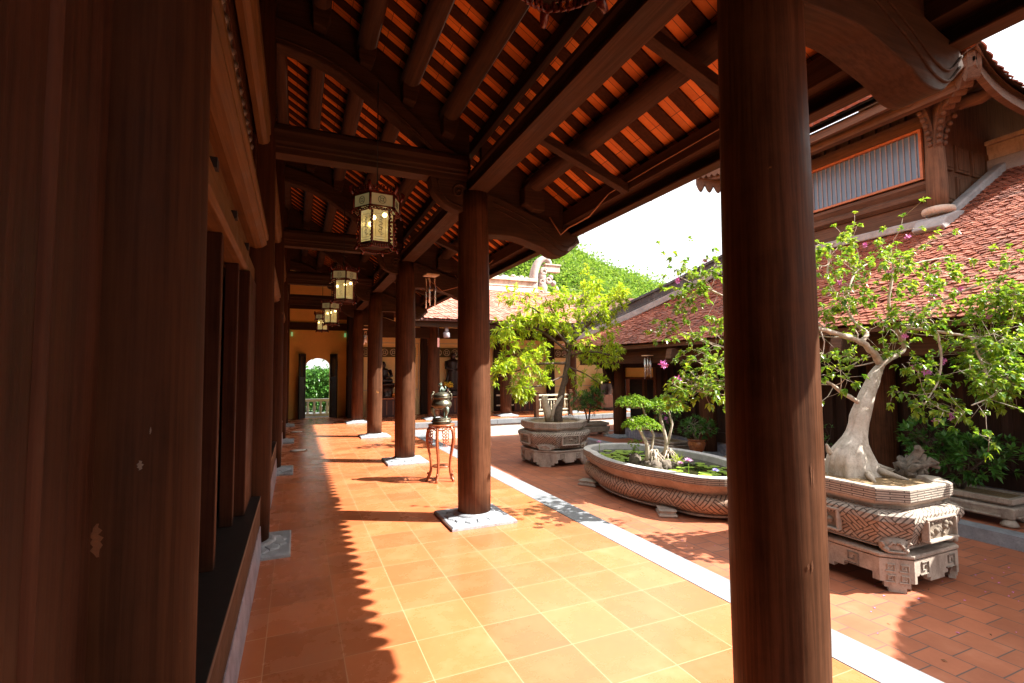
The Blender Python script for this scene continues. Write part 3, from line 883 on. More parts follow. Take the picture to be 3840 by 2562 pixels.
# dark opening frame columns in the corner
b = MB(); b.box((1.62,17.7,0),(1.78,18.5,3.6)); b.box((2.0,18.1,0),(2.15,18.3,3.6))
solo('corner_post', 'black timber corner panel between the gallery end wall and the altar wall', 'post', b, W['wall'], bev=.01)
# outside: balustrade and hedge
t = thing('white_balustrade', 'white stone balustrade seen through the arched doorway', 'balustrade', (.7,19.6,0))
b = MB(); b.box((-.8,19.5,.50),(2.3,19.72,.60)); part(t, 'handrail', b, MT['white'], bev=.01)
b = MB(); b.box((-.8,19.52,-.02),(2.3,19.70,.06)); part(t, 'base', b, MT['white'])
for k in range(14):
    b = MB(); b.lathe((-.7+k*.22,19.61,.06), [(.05,0),(.05,.04),(.03,.07),(.062,.17),(.05,.25),(.028,.33),(.045,.38),(.05,.44)], 12); part(t, 'baluster', b, MT['white'])
b = MB(); b.box((-4,18.73,-.35),(2.6,24,-.02)); struct('outer_path', b, MT['edge'])

# ================================================================ far cross gallery
t = thing('altar_wall', 'long yellow plaster wall of the far gallery with pierced roundel frieze', 'wall', (8,18.3,0))
b = MB(); b.box((1.76,18.3,0),(15.5,18.5,3.7)); part(t, 'plaster', b, MT['yellow2'])
lat = []
for (xa, xb) in ((2.1,4.05),(4.75,7.0),(7.5,9.3),(9.9,12.9)):
    b = MB()
    for (p,q,r_,s_) in ((xa-.12,xb+.12,2.60,2.63),(xa-.12,xb+.12,.9,.93)): b.box((p,18.282,r_),(q,18.30,s_))
    b.box((xa-.12,18.282,.9),(xa-.09,18.30,2.63)); b.box((xb+.09,18.282,.9),(xb+.12,18.30,2.63))
    part(t, 'panel_moulding', b, MT['cream'])
    b = MB(); b.box((xa,18.26,2.10),(xb,18.30,2.14)); b.box((xa,18.26,2.41),(xb,18.30,2.45)); b.box((xa,18.285,2.14),(xb,18.299,2.41))
    fr = part(t, 'pierced_frieze', b, plain('frieze_green'+str(int(xa*10)), (.10,.075,.02), .7))
    b = MB(); nx = int((xb-xa)/.30)
    for k in range(nx):
        cx_ = xa + (xb-xa)*(k+.5)/nx
        for r_, tr in ((.118,.013),(.045,.012)):
            b.tube([(cx_+r_*math.cos(2*math.pi*q/20), 18.27, 2.275+r_*math.sin(2*math.pi*q/20)) for q in range(21)], tr, 5, cap=False)
        for q in range(4):
            a_ = math.pi/4 + q*math.pi/2
            b.tube([(cx_+.045*math.cos(a_),18.27,2.275+.045*math.sin(a_)),(cx_+.11*math.cos(a_),18.27,2.275+.11*math.sin(a_))], .011, 4)
    part(fr, 'roundel', b, MT['cream'])
b = MB(); b.box((4.22,18.14,0),(4.56,18.30,3.6)); solo('wall_pilaster', 'black timber pilaster dividing the yellow altar wall, left of the standing statue', 'pilaster', b, W['wall'], bev=.01)
for x_, l_ in ((7.3,'black timber pilaster of the altar wall behind the octagonal planter tree'),(9.65,'black timber pilaster of the altar wall beside the corner passage'),(13.3,'black timber pilaster at the right end of the altar wall')):
    b = MB(); b.box((x_-.16,18.14,0),(x_+.16,18.30,3.6)); solo('wall_pilaster', l_, 'pilaster', b, W['wall'], bev=.01)
# far roof
FS = .64
def fz(y): return 3.13 + FS*(y-14.56)
far = thing('far_gallery_roof', 'sunlit pale red tiled roof of the far cross gallery', 'roof', (6,14.6,3.1))
Pf = lambda u, v: Vector((u, 14.56 + v*.842, fz(14.56+v*.842)+.02))
def cf_(u, v): return u > 3.5 - (v*.842)*1.0 and u < 9.3
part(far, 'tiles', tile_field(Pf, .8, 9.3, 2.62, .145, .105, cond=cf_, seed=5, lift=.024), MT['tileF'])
b = MB()
v = [(3.40,14.6,fz(14.6)-.02),(9.35,14.6,fz(14.6)-.02),(9.35,16.8,fz(16.8)-.02),(1.2,16.8,fz(16.8)-.02)]
v += [(p[0],p[1],p[2]-.04) for p in v]
b.add(v, [(0,1,2,3),(7,6,5,4),(0,4,5,1),(1,5,6,2),(2,6,7,3),(3,7,4,0)])
v = [(1.1,16.8,fz(16.8)-.02),(15,16.8,fz(16.8)-.02),(15,19.6,fz(16.8)-1.8),(1.1,19.6,fz(16.8)-1.8)]
v += [(p[0],p[1],p[2]-.04) for p in v]
b.add(v, [(0,1,2,3),(7,6,5,4),(0,4,5,1),(1,5,6,2),(2,6,7,3),(3,7,4,0)])
v = [(9.35,14.6,fz(14.6)-.02),(15,14.6,fz(14.6)-.02),(15,16.8,fz(16.8)-.02),(9.35,16.8,fz(16.8)-.02)]
v += [(p[0],p[1],p[2]-.04) for p in v]
b.add(v, [(0,1,2,3),(7,6,5,4),(0,4,5,1),(1,5,6,2),(2,6,7,3),(3,7,4,0)])
part(far, 'tile_bed', b, MT['bed'])
b = MB(); b.box((3.0,14.72,2.92),(15,14.86,3.12)); b.box((2.9,14.62,3.08),(15,14.74,3.15)); part(far, 'eave_beam', b, W['beamx'], bev=.005)
b = MB(); b.box((1.9,16.0,2.66),(15,16.2,3.0)); part(far, 'architrave', b, W['beamx'], bev=.005)
for k in range(30):
    x_ = 3.4+k*.33; b = MB(); b.bar((x_,14.8,fz(14.8)-.09),(x_,16.8,fz(16.8)-.09),.13,.04); part(far, 'rafter', b, W['rafter'])
# ridge
rg = thing('stone_ridge', 'pale layered stone ridge with lumpy crest on the far gallery roof', 'ridge', (5,16.8,4.5))
zr = fz(16.75)
b = MB(); b.box((1.2,16.62,zr-.1),(8.3,16.98,zr+.14)); part(rg, 'mortar_course', b, MT['riser'], bev=.02)
b = MB(); b.box((1.2,16.60,zr+.142),(8.3,17.0,zr+.18)); b.box((1.2,16.58,zr+.37),(8.3,17.02,zr+.42)); part(rg, 'moulding', b, MT['ridgep'], bev=.012)
b = MB(); b.box((1.2,16.66,zr+.18),(8.3,16.94,zr+.37)); part(rg, 'frieze', b, MT['ridgep'])
b = MB(); b.box((1.2,16.62,zr+.42),(8.3,16.98,zr+.50)); part(rg, 'cap', b, MT['ridgep'], bev=.02)
rnd = random.Random(4); b = MB()
for k in range(34):
    x_ = 1.4+k*.205+rnd.uniform(-.05,.05)
    b.ball((x_,16.8+rnd.uniform(-.05,.05),zr+.54+rnd.uniform(-.02,.03)), rnd.uniform(.05,.11), 8, 6, 1.4, .8, .8)
part(rg, 'crest_ornament', b, MT['ridgeg'])
# dragon-scroll finial
fn = thing('scroll_finial', 'grey carved scroll finial at the right end of the pale ridge', 'roof ornament', (8.75,16.8,zr))
def spiral(cx_, cz_, r0, turns, sgn=1, a0=0, dec=.80):
    out = []
    for k in range(int(turns*12)):
        a_ = a0 + sgn*k*math.pi/6; r_ = r0*dec**(k/6)
        out.append((cx_+r_*math.cos(a_), cz_+r_*math.sin(a_)))
    return out
b = MB()
for k in range(26):
    a_ = math.pi*.0 + k/25*math.pi*1.05
    pass
body = arc([(8.25,4.35),(8.32,4.9),(8.38,5.35),(8.55,5.72),(8.82,5.88),(9.02,5.74),(8.98,5.52),(8.82,5.50)],6)
b.tube([(p[0]-.12,16.8,p[1]-.02) for p in body], [.20,.07], 10)
for c_ in ((8.62,5.35,.15,1.9,1,.5),(8.55,4.95,.13,1.8,-1,2.),(8.48,4.50,.17,2,1,1.),(8.82,5.02,.12,1.6,-1,0)):
    b.tube([(p[0],16.72,p[1]) for p in spiral(*c_)], .042, 7)
b.ball((8.6,16.82,4.75), .22, 10, 8, 1, .7, 1.5); b.ball((8.8,16.82,4.4), .2, 10, 8, 1.3, .7, 1); b.ball((8.58,16.8,5.15), .18, 10, 8, 1, .7, 1.2)
part(fn, 'scroll_body', b, MT['ridgeg'])
b = MB(); b.box((8.7,16.7,5.35),(9.32,16.92,5.60)); b.box((8.66,16.66,5.6),(9.36,16.96,5.66)); part(fn, 'tail_block', b, MT['ridgep'], bev=.012)
b = MB()
for k in range(5): b.ball((8.95+.12*k,16.8,5.15-.22*k), .12, 8, 6, 1, .8, 1)
part(fn, 'cloud_trail', b, MT['ridgeg'])
b = MB(); b.bar((8.4,16.8,zr-.25),(10.6,16.2,zr-.75),.3,.25); part(fn, 'hip_ridge', b, MT['flash'])

# altars, statues
def statue_standing(x, y, z, h):
    b = MB(); rings = []
    prof = [(0,.20,.14),(.03,.205,.145),(.25,.20,.13),(.45,.185,.125),(.58,.19,.12),(.70,.205,.12),(.76,.20,.11),(.80,.15,.09),(.825,.065,.06),(.845,.06,.058),(.87,.075,.078),(.92,.088,.09),(.955,.078,.08),(.985,.05,.05),(1.0,.012,.012)]
    for t_, rx, ry in prof:
        rings.append([(x+rx*h*.92*(1+.045*math.sin(9*a))*math.cos(a) if t_ < .8 else x+rx*h*.92*math.cos(a), y+ry*h*math.sin(a), z+t_*h) for a in [2*math.pi*k/28 for k in range(28)]])
    b.loft(rings, True); return b
t = thing('standing_statue', 'dark bronze standing robed monk statue on the far altar right of the pilaster', 'statue', (5.40,18.0,.80))
part(t, 'figure', statue_standing(5.40,18.0,.86,1.42), MT['statue'])
b = MB()
for s_ in (-1,1):
    b.tube([(5.40+s_*.26,17.95,1.93),(5.40+s_*.30,17.88,1.68),(5.40+s_*.06,17.82,1.62)], [.075,.04], 8)
    b.tube([(5.40+s_*.20,17.86,1.6),(5.40+s_*.27,17.9,1.2),(5.40+s_*.33,17.98,.92)], [.03,.09], 8)
part(t, 'robe_sleeves', b, MT['statue'])
b = MB(); b.lathe((5.40,18.0,.655), [(.30,0),(.32,.05),(.26,.1),(.31,.16),(.27,.21)], 20, mod=lambda a: 1+.05*math.cos(12*a)); part(t, 'lotus_base', b, MT['statue'])
t = thing('seated_statue', 'dark seated robed statue on a draped pedestal at the left altar', 'statue', (2.90,17.95,.65))
b = MB(); rings = []
for t_, rx, ry in [(0,.30,.2),(.05,.37,.25),(.16,.36,.24),(.24,.27,.18),(.34,.19,.13),(.46,.175,.12),(.58,.185,.12),(.66,.16,.1),(.69,.065,.06),(.72,.06,.06),(.76,.085,.085),(.84,.095,.1),(.91,.08,.085),(.97,.04,.04),(1,.01,.01)]:
    rings.append([(2.83+rx*.92*math.cos(a), 17.95+ry*math.sin(a), 1.17+t_*.76) for a in [2*math.pi*k/24 for k in range(24)]])
b.loft(rings, True)
b.tube([(2.62,17.92,1.62),(2.56,17.85,1.42),(2.80,17.74,1.34)], [.07,.045], 8); b.tube([(3.04,17.92,1.62),(3.10,17.85,1.42),(2.86,17.74,1.34)], [.07,.045], 8)
part(t, 'figure', b, MT['statue'])
b = MB(); b.lathe((2.9,17.95,.655), [(.27,0),(.30,.06),(.25,.12),(.27,.3),(.33,.42),(.36,.44),(.36,.51)], 20, mod=lambda a: 1+.04*math.cos(10*a)); part(t, 'pedestal', b, MT['statue'])
for i, (x0_, x1_, l_) in enumerate(((2.35,3.9,'dark red altar table with fruit under the seated statue'),(4.75,6.5,'dark red altar table below the standing statue'),(7.7,9.1,'low dark altar chest behind the white railing'))):
    t = thing('altar_table', l_, 'altar table', ((x0_+x1_)/2,17.9,0), 'altar tables along the yellow wall')
    b = MB(); b.box((x0_,17.6,.60),(x1_,18.25,.655)); part(t, 'table_top', b, W['red'], bev=.006)
    b = MB(); b.box((x0_+.05,17.66,.001),(x1_-.05,18.2,.598)); part(t, 'cabinet', b, MT['cloth'], bev=.004)
    b = MB()
    for k in range(7): xx = x0_+.12+(x1_-x0_-.24)*k/6; b.box((xx-.015,17.65,.06),(xx+.015,17.664,.55))
    part(t, 'pilaster_strips', b, W['red'])
rnd = random.Random(8)
for (cx_, l_) in ((3.25,'heap of orange and red offering fruit before the seated statue'),(5.85,'bowl of orange offering fruit beside the standing statue'),(5.05,'dark dish of offerings left of the standing statue')):
    b = MB()
    for k in range(9): b.ball((cx_+rnd.uniform(-.11,.11),17.75+rnd.uniform(-.07,.07),.70+(.07 if k > 5 else 0)), .048, 8, 6)
    b.lathe((cx_,17.75,.656), [(.09,0),(.06,.02),(.16,.05)], 14)
    solo('offering_fruit', l_, 'fruit', b, MT['fruit'], (cx_,17.75,.656))
def flower_vase(x, y, z, l_, s=1.0):
    t = thing('flower_vase', l_, 'vase', (x,y,z))
    b = MB(); b.lathe((x,y,z), [(.05*s,0),(.075*s,.08*s),(.06*s,.16*s),(.03*s,.22*s),(.045*s,.27*s)], 14); part(t, 'vase', b, MT['white'])
    b = MB(); rnd = random.Random(int(x*10))
    for k in range(46):
        a_, e_ = rnd.uniform(0,6.28), rnd.uniform(.1,1.4); r_ = rnd.uniform(.10,.2)*s
        b.ball((x+r_*math.cos(a_)*math.cos(e_*.7), y+r_*math.sin(a_)*math.cos(e_*.7), z+.28*s+r_*1.3*math.sin(e_)), .03*s, 6, 4)
    part(t, 'blossoms', b, MT['yellowfl'])
flower_vase(5.12,17.72,.655,'vase of yellow flowers left of the standing statue')
flower_vase(2.55,17.72,.655,'vase of small yellow flowers left of the seated statue', .8)
# corner passage altar seen beyond the right building
t = thing('passage_altar', 'dark carved altar with bronze shrine and yellow chrysanthemums in the corner passage', 'altar', (12.3,17.6,0))
b = MB(); b.box((11.5,17.3,.001),(13.1,18.1,.55)); part(t, 'table', b, W['red'], bev=.01)
b = MB(); b.box((11.75,17.7,.551),(12.95,18.15,1.0)); rings = []
for t_, r_ in ((1.0,.42),(1.3,.40),(1.55,.30),(1.66,.15),(1.74,.12),(1.85,.15),(1.97,.12),(2.08,.03)):
    rings.append([(12.42+r_*math.cos(2*math.pi*k/20), 17.9+r_*.6*math.sin(2*math.pi*k/20), t_) for k in range(20)])
b.loft(rings, True); part(t, 'shrine_figure', b, MT['statue'])
flower_vase(12.25,17.45,.551,'large yellow chrysanthemum arrangement on the corner passage altar', 1.7)
b = MB(); b.box((11.2,16.2,.001),(13.3,17.3,.03)); solo('altar_step', 'low dark step before the corner passage altar', 'step', b, W['wall'])
# white railing by the octagonal planter
t = thing('baluster_railing', 'brown railing with white turned balusters behind the octagonal planter', 'railing', (8.0,15.05,0))
for x_ in (7.42,8.72):
    b = MB(); b.box((x_-.065,14.97,.005),(x_+.065,15.12,.80)); b.box((x_-.08,14.955,.80),(x_+.08,15.135,.83)); b.box((x_-.06,14.975,.83),(x_+.06,15.115,.90)); part(t, 'newel_post', b, W['column'], bev=.012)
for z_, h_ in ((.70,.06),(.56,.045),(.22,.05),(.08,.08)):
    b = MB(); b.box((7.485,15.01,z_),(8.655,15.08,z_+h_)); part(t, 'rail', b, MT['cream'], bev=.008)
for k in range(11):
    b = MB(); b.lathe((7.56+k*.105,15.045,.27), [(.022,0),(.014,.05),(.03,.13),(.016,.2),(.022,.29)], 8); part(t, 'baluster', b, MT['cream'])
t = thing('inner_railing', 'dark turned-baluster screen low against the altar wall', 'railing', (7.2,17.4,0))
b = MB(); b.box((6.9,17.35,.62),(7.6,17.4,.68)); b.box((6.9,17.35,.25),(7.6,17.4,.30)); part(t, 'rail', b, MT['cream'])
b = MB()
for k in range(9): b.lathe((6.94+k*.08,17.375,.30), [(.018,0),(.01,.06),(.022,.16),(.012,.26),(.018,.32)], 6)
part(t, 'spindles', b, W['door'])

# ================================================================ right-hand hall: lower storey
def hz(x): return 2.19 + .586*(x-7.6)
def hlift(y, x=7.6):
    d = (13.4 - y); k = math.exp(-max(d,0)/1.3)*max(0, 1-(x-7.6)/2.2)
    return .16*k
hr = thing('hall_lower_roof', 'weathered red fish-scale tiled lower roof of the right-hand hall', 'roof', (7.6,6,2.2))
def Ph(u, v):
    x = 7.52 + v*.863
    return Vector((x, u, hz(x)+hlift(u,x)+.03))
def ch(u, v):
    x = 7.52+v*.863
    if u > 13.55-(x-7.6)*.98: return False
    if x > 11.15 and u > 5.28: return False
    return x < 13.45
part(hr, 'tiles', tile_field(Ph, 1.0, 13.4, 6.9, .125, .095, cond=ch, seed=11, lift=.019, thick=.016, jit=1.5), MT['tileR'])
b = MB(); xs = [7.6,8.3,9.2,10.2,11.2]; rings = []
for x_ in xs:
    yt = 13.55-(x_-7.6)*.98
    ys_ = [-4 + (yt+4)*(1-(1-k/24)**2) for k in range(25)]
    rings.append([(x_, y_, hz(x_)+hlift(y_,x_)) for y_ in ys_])
b.loft(rings, cap=False, closed=False)
rings2 = [[(p[0],p[1],p[2]-.05) for p in r] for r in rings]
b.loft(rings2, cap=False, closed=False)
v = [(11.2,-4,hz(11.2)),(13.5,-4,hz(13.5)),(13.5,5.3,hz(13.5)),(11.2,5.3,hz(11.2))]; b.add(v,[(0,1,2,3)])
v = [(7.6,13.55,hz(7.6)+.16),(14,13.55,hz(7.6)+.0),(14,10,hz(11.2)),(11.2,10.0,hz(11.2))]; b.add(v,[(0,1,2,3)])
part(hr, 'tile_bed', b, MT['bed'])
# hip ridge
def bandrun(pts, w_, h0, h1, mbx):
    rings = []
    for i, p in enumerate(pts):
        p = Vector(p); q = Vector(pts[min(i+1,len(pts)-1)]) - Vector(pts[max(i-1,0)])
        s_ = Vector((q.y,-q.x,0)).normalized()*w_/2
        rings.append([p-s_+Vector((0,0,h0)), p+s_+Vector((0,0,h0)), p+s_+Vector((0,0,h1)), p-s_+Vector((0,0,h1))])
    mbx.loft(rings); return mbx
hp = []
for k in range(13):
    t_ = k/12; x_ = 7.75+(11.25-7.75)*t_; y_ = 13.40-(x_-7.75)*.98
    hp.append((x_, y_, hz(x_)+hlift(y_,x_) + .16*t_**2.2))
hrd = thing('hip_ridge', 'dark grey moulded hip ridge sweeping up the corner of the right-hand hall roof', 'ridge', (9.5,11.7,3.3))
b = MB(); bandrun(hp, .42, -.05, .14, b); part(hrd, 'mortar_bed', b, MT['flash'], bev=.02)
b = MB(); bandrun(hp, .34, .142, .20, b); part(hrd, 'lower_moulding', b, MT['ridge'], bev=.01)
b = MB(); bandrun(hp, .24, .20, .40, b); part(hrd, 'web', b, MT['ridge'])
b = MB(); bandrun(hp, .34, .40, .455, b); bandrun(hp, .28, .455, .49, b); part(hrd, 'cap', b, MT['ridge'], bev=.01)
# eave timber
b = MB(); b.box((7.84,-4,1.72),(7.98,12.9,2.06)); b.box((7.80,-4,2.06),(8.02,12.9,2.10)); part(hr, 'eave_beam', b, W['beamy'], bev=.01)
b = MB(); b.box((7.60,-4,hz(7.6)-.115),(7.66,13.5,hz(7.6)-.02)); part(hr, 'fascia', b, W['grey'], bev=.004)
for k in range(44):
    y_ = .8+k*.29; b = MB(); b.bar((7.64,y_,hz(7.64)-.09),(9.0,y_,hz(9.0)-.09),.13,.05); part(hr, 'rafter', b, W['rafter'])
b = MB(); b.box((7.9,8.55,1.66),(8.62,8.75,1.98)); b.prism([(7.5,1.80),(7.9,1.70),(7.9,2.05),(7.55,2.02)], 'y', 8.56, 8.74)
b.box((7.9,4.85,1.66),(8.62,5.05,1.98)); b.prism([(7.5,1.80),(7.9,1.70),(7.9,2.05),(7.55,2.02)], 'y', 4.86, 5.04)
part(hr, 'beam_end', b, W['grey'], bev=.015)
# wall
hw = thing('hall_board_wall', 'dark vertical board wall of the right-hand hall, deep in shade behind the plants', 'wall', (8.7,5,TZ))
b = MB(); b.box((8.66,-4,TZ),(8.80,11.9,TZ+.30)); part(hw, 'marble_plinth', b, MT['marble'])
b = MB(); b.box((8.62,-4,TZ+.302),(8.80,11.9,TZ+.52)); b.box((8.62,-4,1.62),(8.80,11.9,1.80)); part(hw, 'rail', b, W['wall'], bev=.008)
b = MB(); b.box((8.72,-4,TZ+.5),(8.78,10.55,2.75)); part(hw, 'boarding', b, W['wall'])
for k in range(42):
    y_ = .9+k*.235
    if y_ > 10.5: break
    b = MB(); b.prism([(8.72,y_-.06),(8.665,y_-.035),(8.665,y_+.035),(8.72,y_+.06)], 'z', TZ+.521, 1.62); part(hw, 'batten', b, W['wall'])
b = MB(); b.box((8.74,10.55,1.36),(8.80,11.9,1.62)); part(hw, 'ochre_panel', b, MT['yellow'])
b = MB(); b.box((8.9,10.5,TZ),(9.1,11.9,2.7)); part(hw, 'dark_doorway', b, MT['black'])
b = MB(); b.box((8.70,10.5,TZ+.52),(8.80,10.62,1.62)); b.box((8.70,11.0,TZ+.52),(8.80,11.08,1.30)); b.box((8.70,10.62,1.30),(8.80,11.9,1.36)); part(hw, 'door_frame', b, W['column'])
b = MB(); b.box((9.1,11.86,TZ),(14,12.0,2.9)); part(hw, 'end_wall', b, W['wall'])
def hallcol(x_, y_, l_):
    return column(x_, y_, 2.5, l_, 'columns of the right-hand hall', zb=TZ, R=.19)
hc0 = hallcol(8.62, 12.02, 'dark corner column of the right-hand hall standing on a grey slab by the passage')
dup(hc0, (8.60, 8.62, TZ), 'dark hall column in shade behind the glazed brown flower pot')
dup(hc0, (8.60, 4.95, TZ), 'dark hall column hidden behind the flowering bonsai')
b = MB(); b.prism([(11.78,1.9),(12.3,1.9),(12.25,1.55),(12.12,1.2),(12.0,1.62)], 'x', 8.2, 8.3)
b.prism([(8.62,1.95),(7.7,1.95),(7.75,1.75),(8.1,1.6),(8.38,1.2),(8.45,.95),(8.62,.95)], 'y', 12.0, 12.1)
solo('corner_bracket', 'black carved corner bracket springing from the hall corner column', 'bracket', b, W['wall'], bev=.01)

# ---------------------------------------------------------------- clerestory and upper roof
CX = 11.2
cl_ = thing('hall_clerestory', 'upper timber storey of the right-hand hall with a long glazed band window', 'upper storey', (12.5,7.5,4.3))
b = MB(); b.box((CX+.12,5.3,3.9),(CX+.3,10.1,7.0)); b.box((CX+.2,5.42,4.0),(16,5.6,7.6)); part(cl_, 'wall_core', b, W['greyz'])
b = MB(); b.box((CX-.02,5.35,4.1),(CX+.14,10.2,4.42)); b.box((CX-.05,5.35,4.42),(CX+.14,10.2,4.47)); part(cl_, 'lower_board', b, W['grey'], bev=.008)
b = MB(); b.box((CX+.03,5.35,4.47),(CX+.14,10.2,4.80)); part(cl_, 'fascia_board', b, W['grey'], bev=.006)
b = MB(); b.prism([(CX+.14,4.80),(CX-.02,4.80),(CX-.10,4.86),(CX-.10,4.95),(CX-.04,5.0),(CX-.12,5.10),(CX-.12,5.16),(CX+.14,5.24)], 'y', 5.3, 10.2); part(cl_, 'sill_moulding', b, W['grey'], bev=.004)
b = MB(); b.box((CX-.02,5.48,5.24),(CX+.05,10.1,5.29)); b.box((CX-.02,5.48,6.21),(CX+.05,10.1,6.26)); b.box((CX-.02,5.48,5.29),(CX+.05,5.53,6.21)); b.box((CX-.02,7.78,5.29),(CX+.05,7.82,6.21))
fm = part(cl_, 'window_frame', b, plain('orange_window_frame', (.42,.14,.05), .45), bev=.004)
gm, nt, bs = new_mat('bluish_window_glass')
bs.inputs['Base Color'].default_value = (.11,.19,.30,1); bs.inputs['Roughness'].default_value = .2
bs.inputs['Specular IOR Level'].default_value = .45
b = MB(); b.box((CX+.06,5.53,5.29),(CX+.075,10.1,6.21)); part(fm, 'pane', b, gm)
b = MB()
for k in range(42): y_ = 5.60+k*.107; b.box((CX+.045,y_,5.29),(CX+.058,y_+.026,6.21))
part(fm, 'slats', b, plain('pale_red_slats', (.24,.23,.26), .5))
b = MB(); b.box((CX-.03,5.3,6.27),(CX+.14,10.2,6.52)); part(cl_, 'head_beam', b, W['grey'], bev=.006)
for k in range(16):
    y_ = 5.5+k*.28; b = MB(); b.box((CX+.05,y_,6.52),(CX+.13,y_+.09,6.8)); part(cl_, 'vent_slat', b, W['grey'])
# side wall panels
b = MB()
for i, x_ in enumerate((11.55,12.15,12.75,13.35,13.95)):
    for z0_, z1_ in ((4.2,4.75),(4.85,5.4),(5.5,6.05)):
        b.box((x_,5.37,z0_),(x_+.5,5.44,z1_)); b.box((x_+.05,5.355,z0_+.05),(x_+.45,5.37,z1_-.05))
part(cl_, 'side_panels', b, W['greyz'], bev=.006)
# corner post
cp = thing('clerestory_post', 'weathered round corner post on a pale cushion stone above the tiled roof', 'post', (11.05,5.2,4.45))
b = MB(); b.lathe((11.05,5.2,0), [(.155,4.55),(.165,4.9),(.16,5.3),(.145,5.72),(.14,6.3),(.14,6.9)], 24); part(cp, 'shaft', b, W['greyz'])
b = MB(); b.lathe((11.05,5.2,0), [(.20,4.43),(.245,4.46),(.255,4.50),(.24,4.55),(.19,4.57)], 24); part(cp, 'cushion_stone', b, MT['ridgep'])
b = MB(); b.prism([(10.7,4.05),(11.5,4.4),(11.5,4.50),(11.15,4.46),(10.75,4.3),(10.6,4.12)], 'y', 4.95, 5.45); part(cp, 'mortar_base', b, MT['flash'], bev=.03)
for nm, q in (('west',(-1,0)),('south',(0,-1)),('diag',(-.72,-.72))):
    sc_ = 1.35 if nm == 'diag' else 1.0
    prof = arc([(.10,5.65),(.16,5.95),(.30,6.25),(.55,6.5),(.85,6.62)],5) + arc([(.88,6.95),(.5,6.85),(.2,6.7),(.08,6.6)],3)
    m = Vector((q[0],q[1],0)).normalized(); sd = Vector((-m.y,m.x,0))
    b = MB(); n = len(prof); vv_ = []
    for s_ in (-.07,.07):
        for p in prof: vv_.append(Vector((11.05,5.2,p[1])) + m*p[0]*sc_ + sd*s_)
    b.add(vv_, [tuple(range(n)), tuple(range(2*n-1,n-1,-1))] + [(i,n+i,n+(i+1)%n,(i+1)%n) for i in range(n)])
    for k in range(7):
        p = Vector((11.05,5.2,5.75+k*.11)) + m*(.16+.012*k*k*.9)*sc_
        b.ball(p, .05, 8, 5)
    part(cp, 'bracket', b, W['grey'], bev=.01)
b = MB(); b.tube([(11.05,5.2,6.55),(10.35,5.2,6.50),(10.2,5.2,6.55)],[.16,.15,.12],12); b.tube([(11.05,5.2,6.45),(11.1,4.5,6.36),(11.1,4.25,6.42)],[.13,.12,.1],12); part(cp, 'beam_end', b, W['grey'])
# grey flashing along wall and roof
b = MB(); b.bar((11.08,10.1,hz(11.1)+.10),(11.02,5.3,hz(11.05)+.10),.22,.16); b.bar((11.15,5.18,hz(11.1)+.08),(13.5,5.18,hz(13.5)+.10),.20,.22)
solo('wall_flashing', 'grey mortar flashing where the red roof meets the upper storey', 'flashing', b, MT['flash'], bev=.03)
b = MB(); bandrun([(13.6,5.4,hz(13.55)+.0),(13.6,-3,hz(13.55)+.0)], .5, -.1, .25, b)
rr_ = thing('hall_ridge', 'pale grey ridge on the near right end of the tiled hall roof', 'ridge', (13.6,2,5.7))
part(rr_, 'mortar_course', b, MT['flash'], bev=.02)
b = MB(); bandrun([(13.6,5.4,hz(13.55)+.25),(13.6,-3,hz(13.55)+.25)], .4, .0, .32, b); bandrun([(13.6,5.4,hz(13.55)+.57),(13.6,-3,hz(13.55)+.57)], .55, .0, .09, b); part(rr_, 'cap', b, MT['ridgep'], bev=.012)

# upper roof with upturned corners
ur = thing('hall_upper_roof', 'upper red tiled roof of the right-hand hall with upturned corners and grey hip', 'roof', (12,7,6.7))
EX, EY0, EY1 = 9.94, 4.0, 10.15
def clz(y): return 6.62 + .20*math.exp(-(y-EY0)/.5) + .42*math.exp(-(EY1-y)/.7)
def Pu(u, v):
    x = EX + v*.85
    k = max(0, 1-(x-EX)/1.5)
    return Vector((x, u, 6.62 + (clz(u)-6.62)*k + (x-EX)*.62 + .06))
part(ur, 'front_tiles', tile_field(Pu, EY0, EY1, 4.2, .16, .125, cond=lambda u,v: EY0+v*.8 < u+.05 and u-.05 < EY1-v*.42 and v < 2.95, seed=21, lift=.02, thick=.02), MT['tileR'])
def slz(x): return 6.22 + .58*math.exp(-(x-EX)/.55)
def Ps(u, v):
    y = EY0 + v*.85
    k = max(0, 1-(y-EY0)/1.5)
    return Vector((u, y, 6.22 + (slz(u)-6.22)*k + (y-EY0)*.62 + .06 + .4*(1-k)))
part(ur, 'side_tiles', tile_field(Ps, EX, 17, 2.6, .16, .125, cond=lambda u,v: EX+v*.8 < u+.05, seed=22, lift=.02, thick=.02), MT['tileR'])
b = MB()
rings = []
for k in range(6):
    v_ = k*.9; rings.append([Pu(EY0+.0+v_*.8+(EY1-EY0-1.22*v_)*j/16, v_)-Vector((0,0,.03)) for j in range(17)])
rings = rings[:4]
b.loft(rings, cap=False, closed=False)
b.loft([[p-Vector((-.02,0,.10)) for p in r] for r in rings], cap=False, closed=False)
rings = []
for k in range(4):
    v_ = k*.9; rings.append([Ps(EX+v_*.8+(17-EX-v_*.8)*(j/20)**1.6, v_)-Vector((0,0,.03)) for j in range(21)])
b.loft(rings, cap=False, closed=False)
b.loft([[p-Vector((0,-.02,.10)) for p in r] for r in rings], cap=False, closed=False)
b.box((12.2,6.3,8.0),(17,7.6,8.2))
part(ur, 'tile_bed', b, W['grey'])
b = MB(); pts = [(EX+.15, y_, clz(y_)-.14) for y_ in [EY0+.1+(EY1-EY0-.2)*k/16 for k in range(17)]]; bandrun(pts, .10, -.10, .06, b)
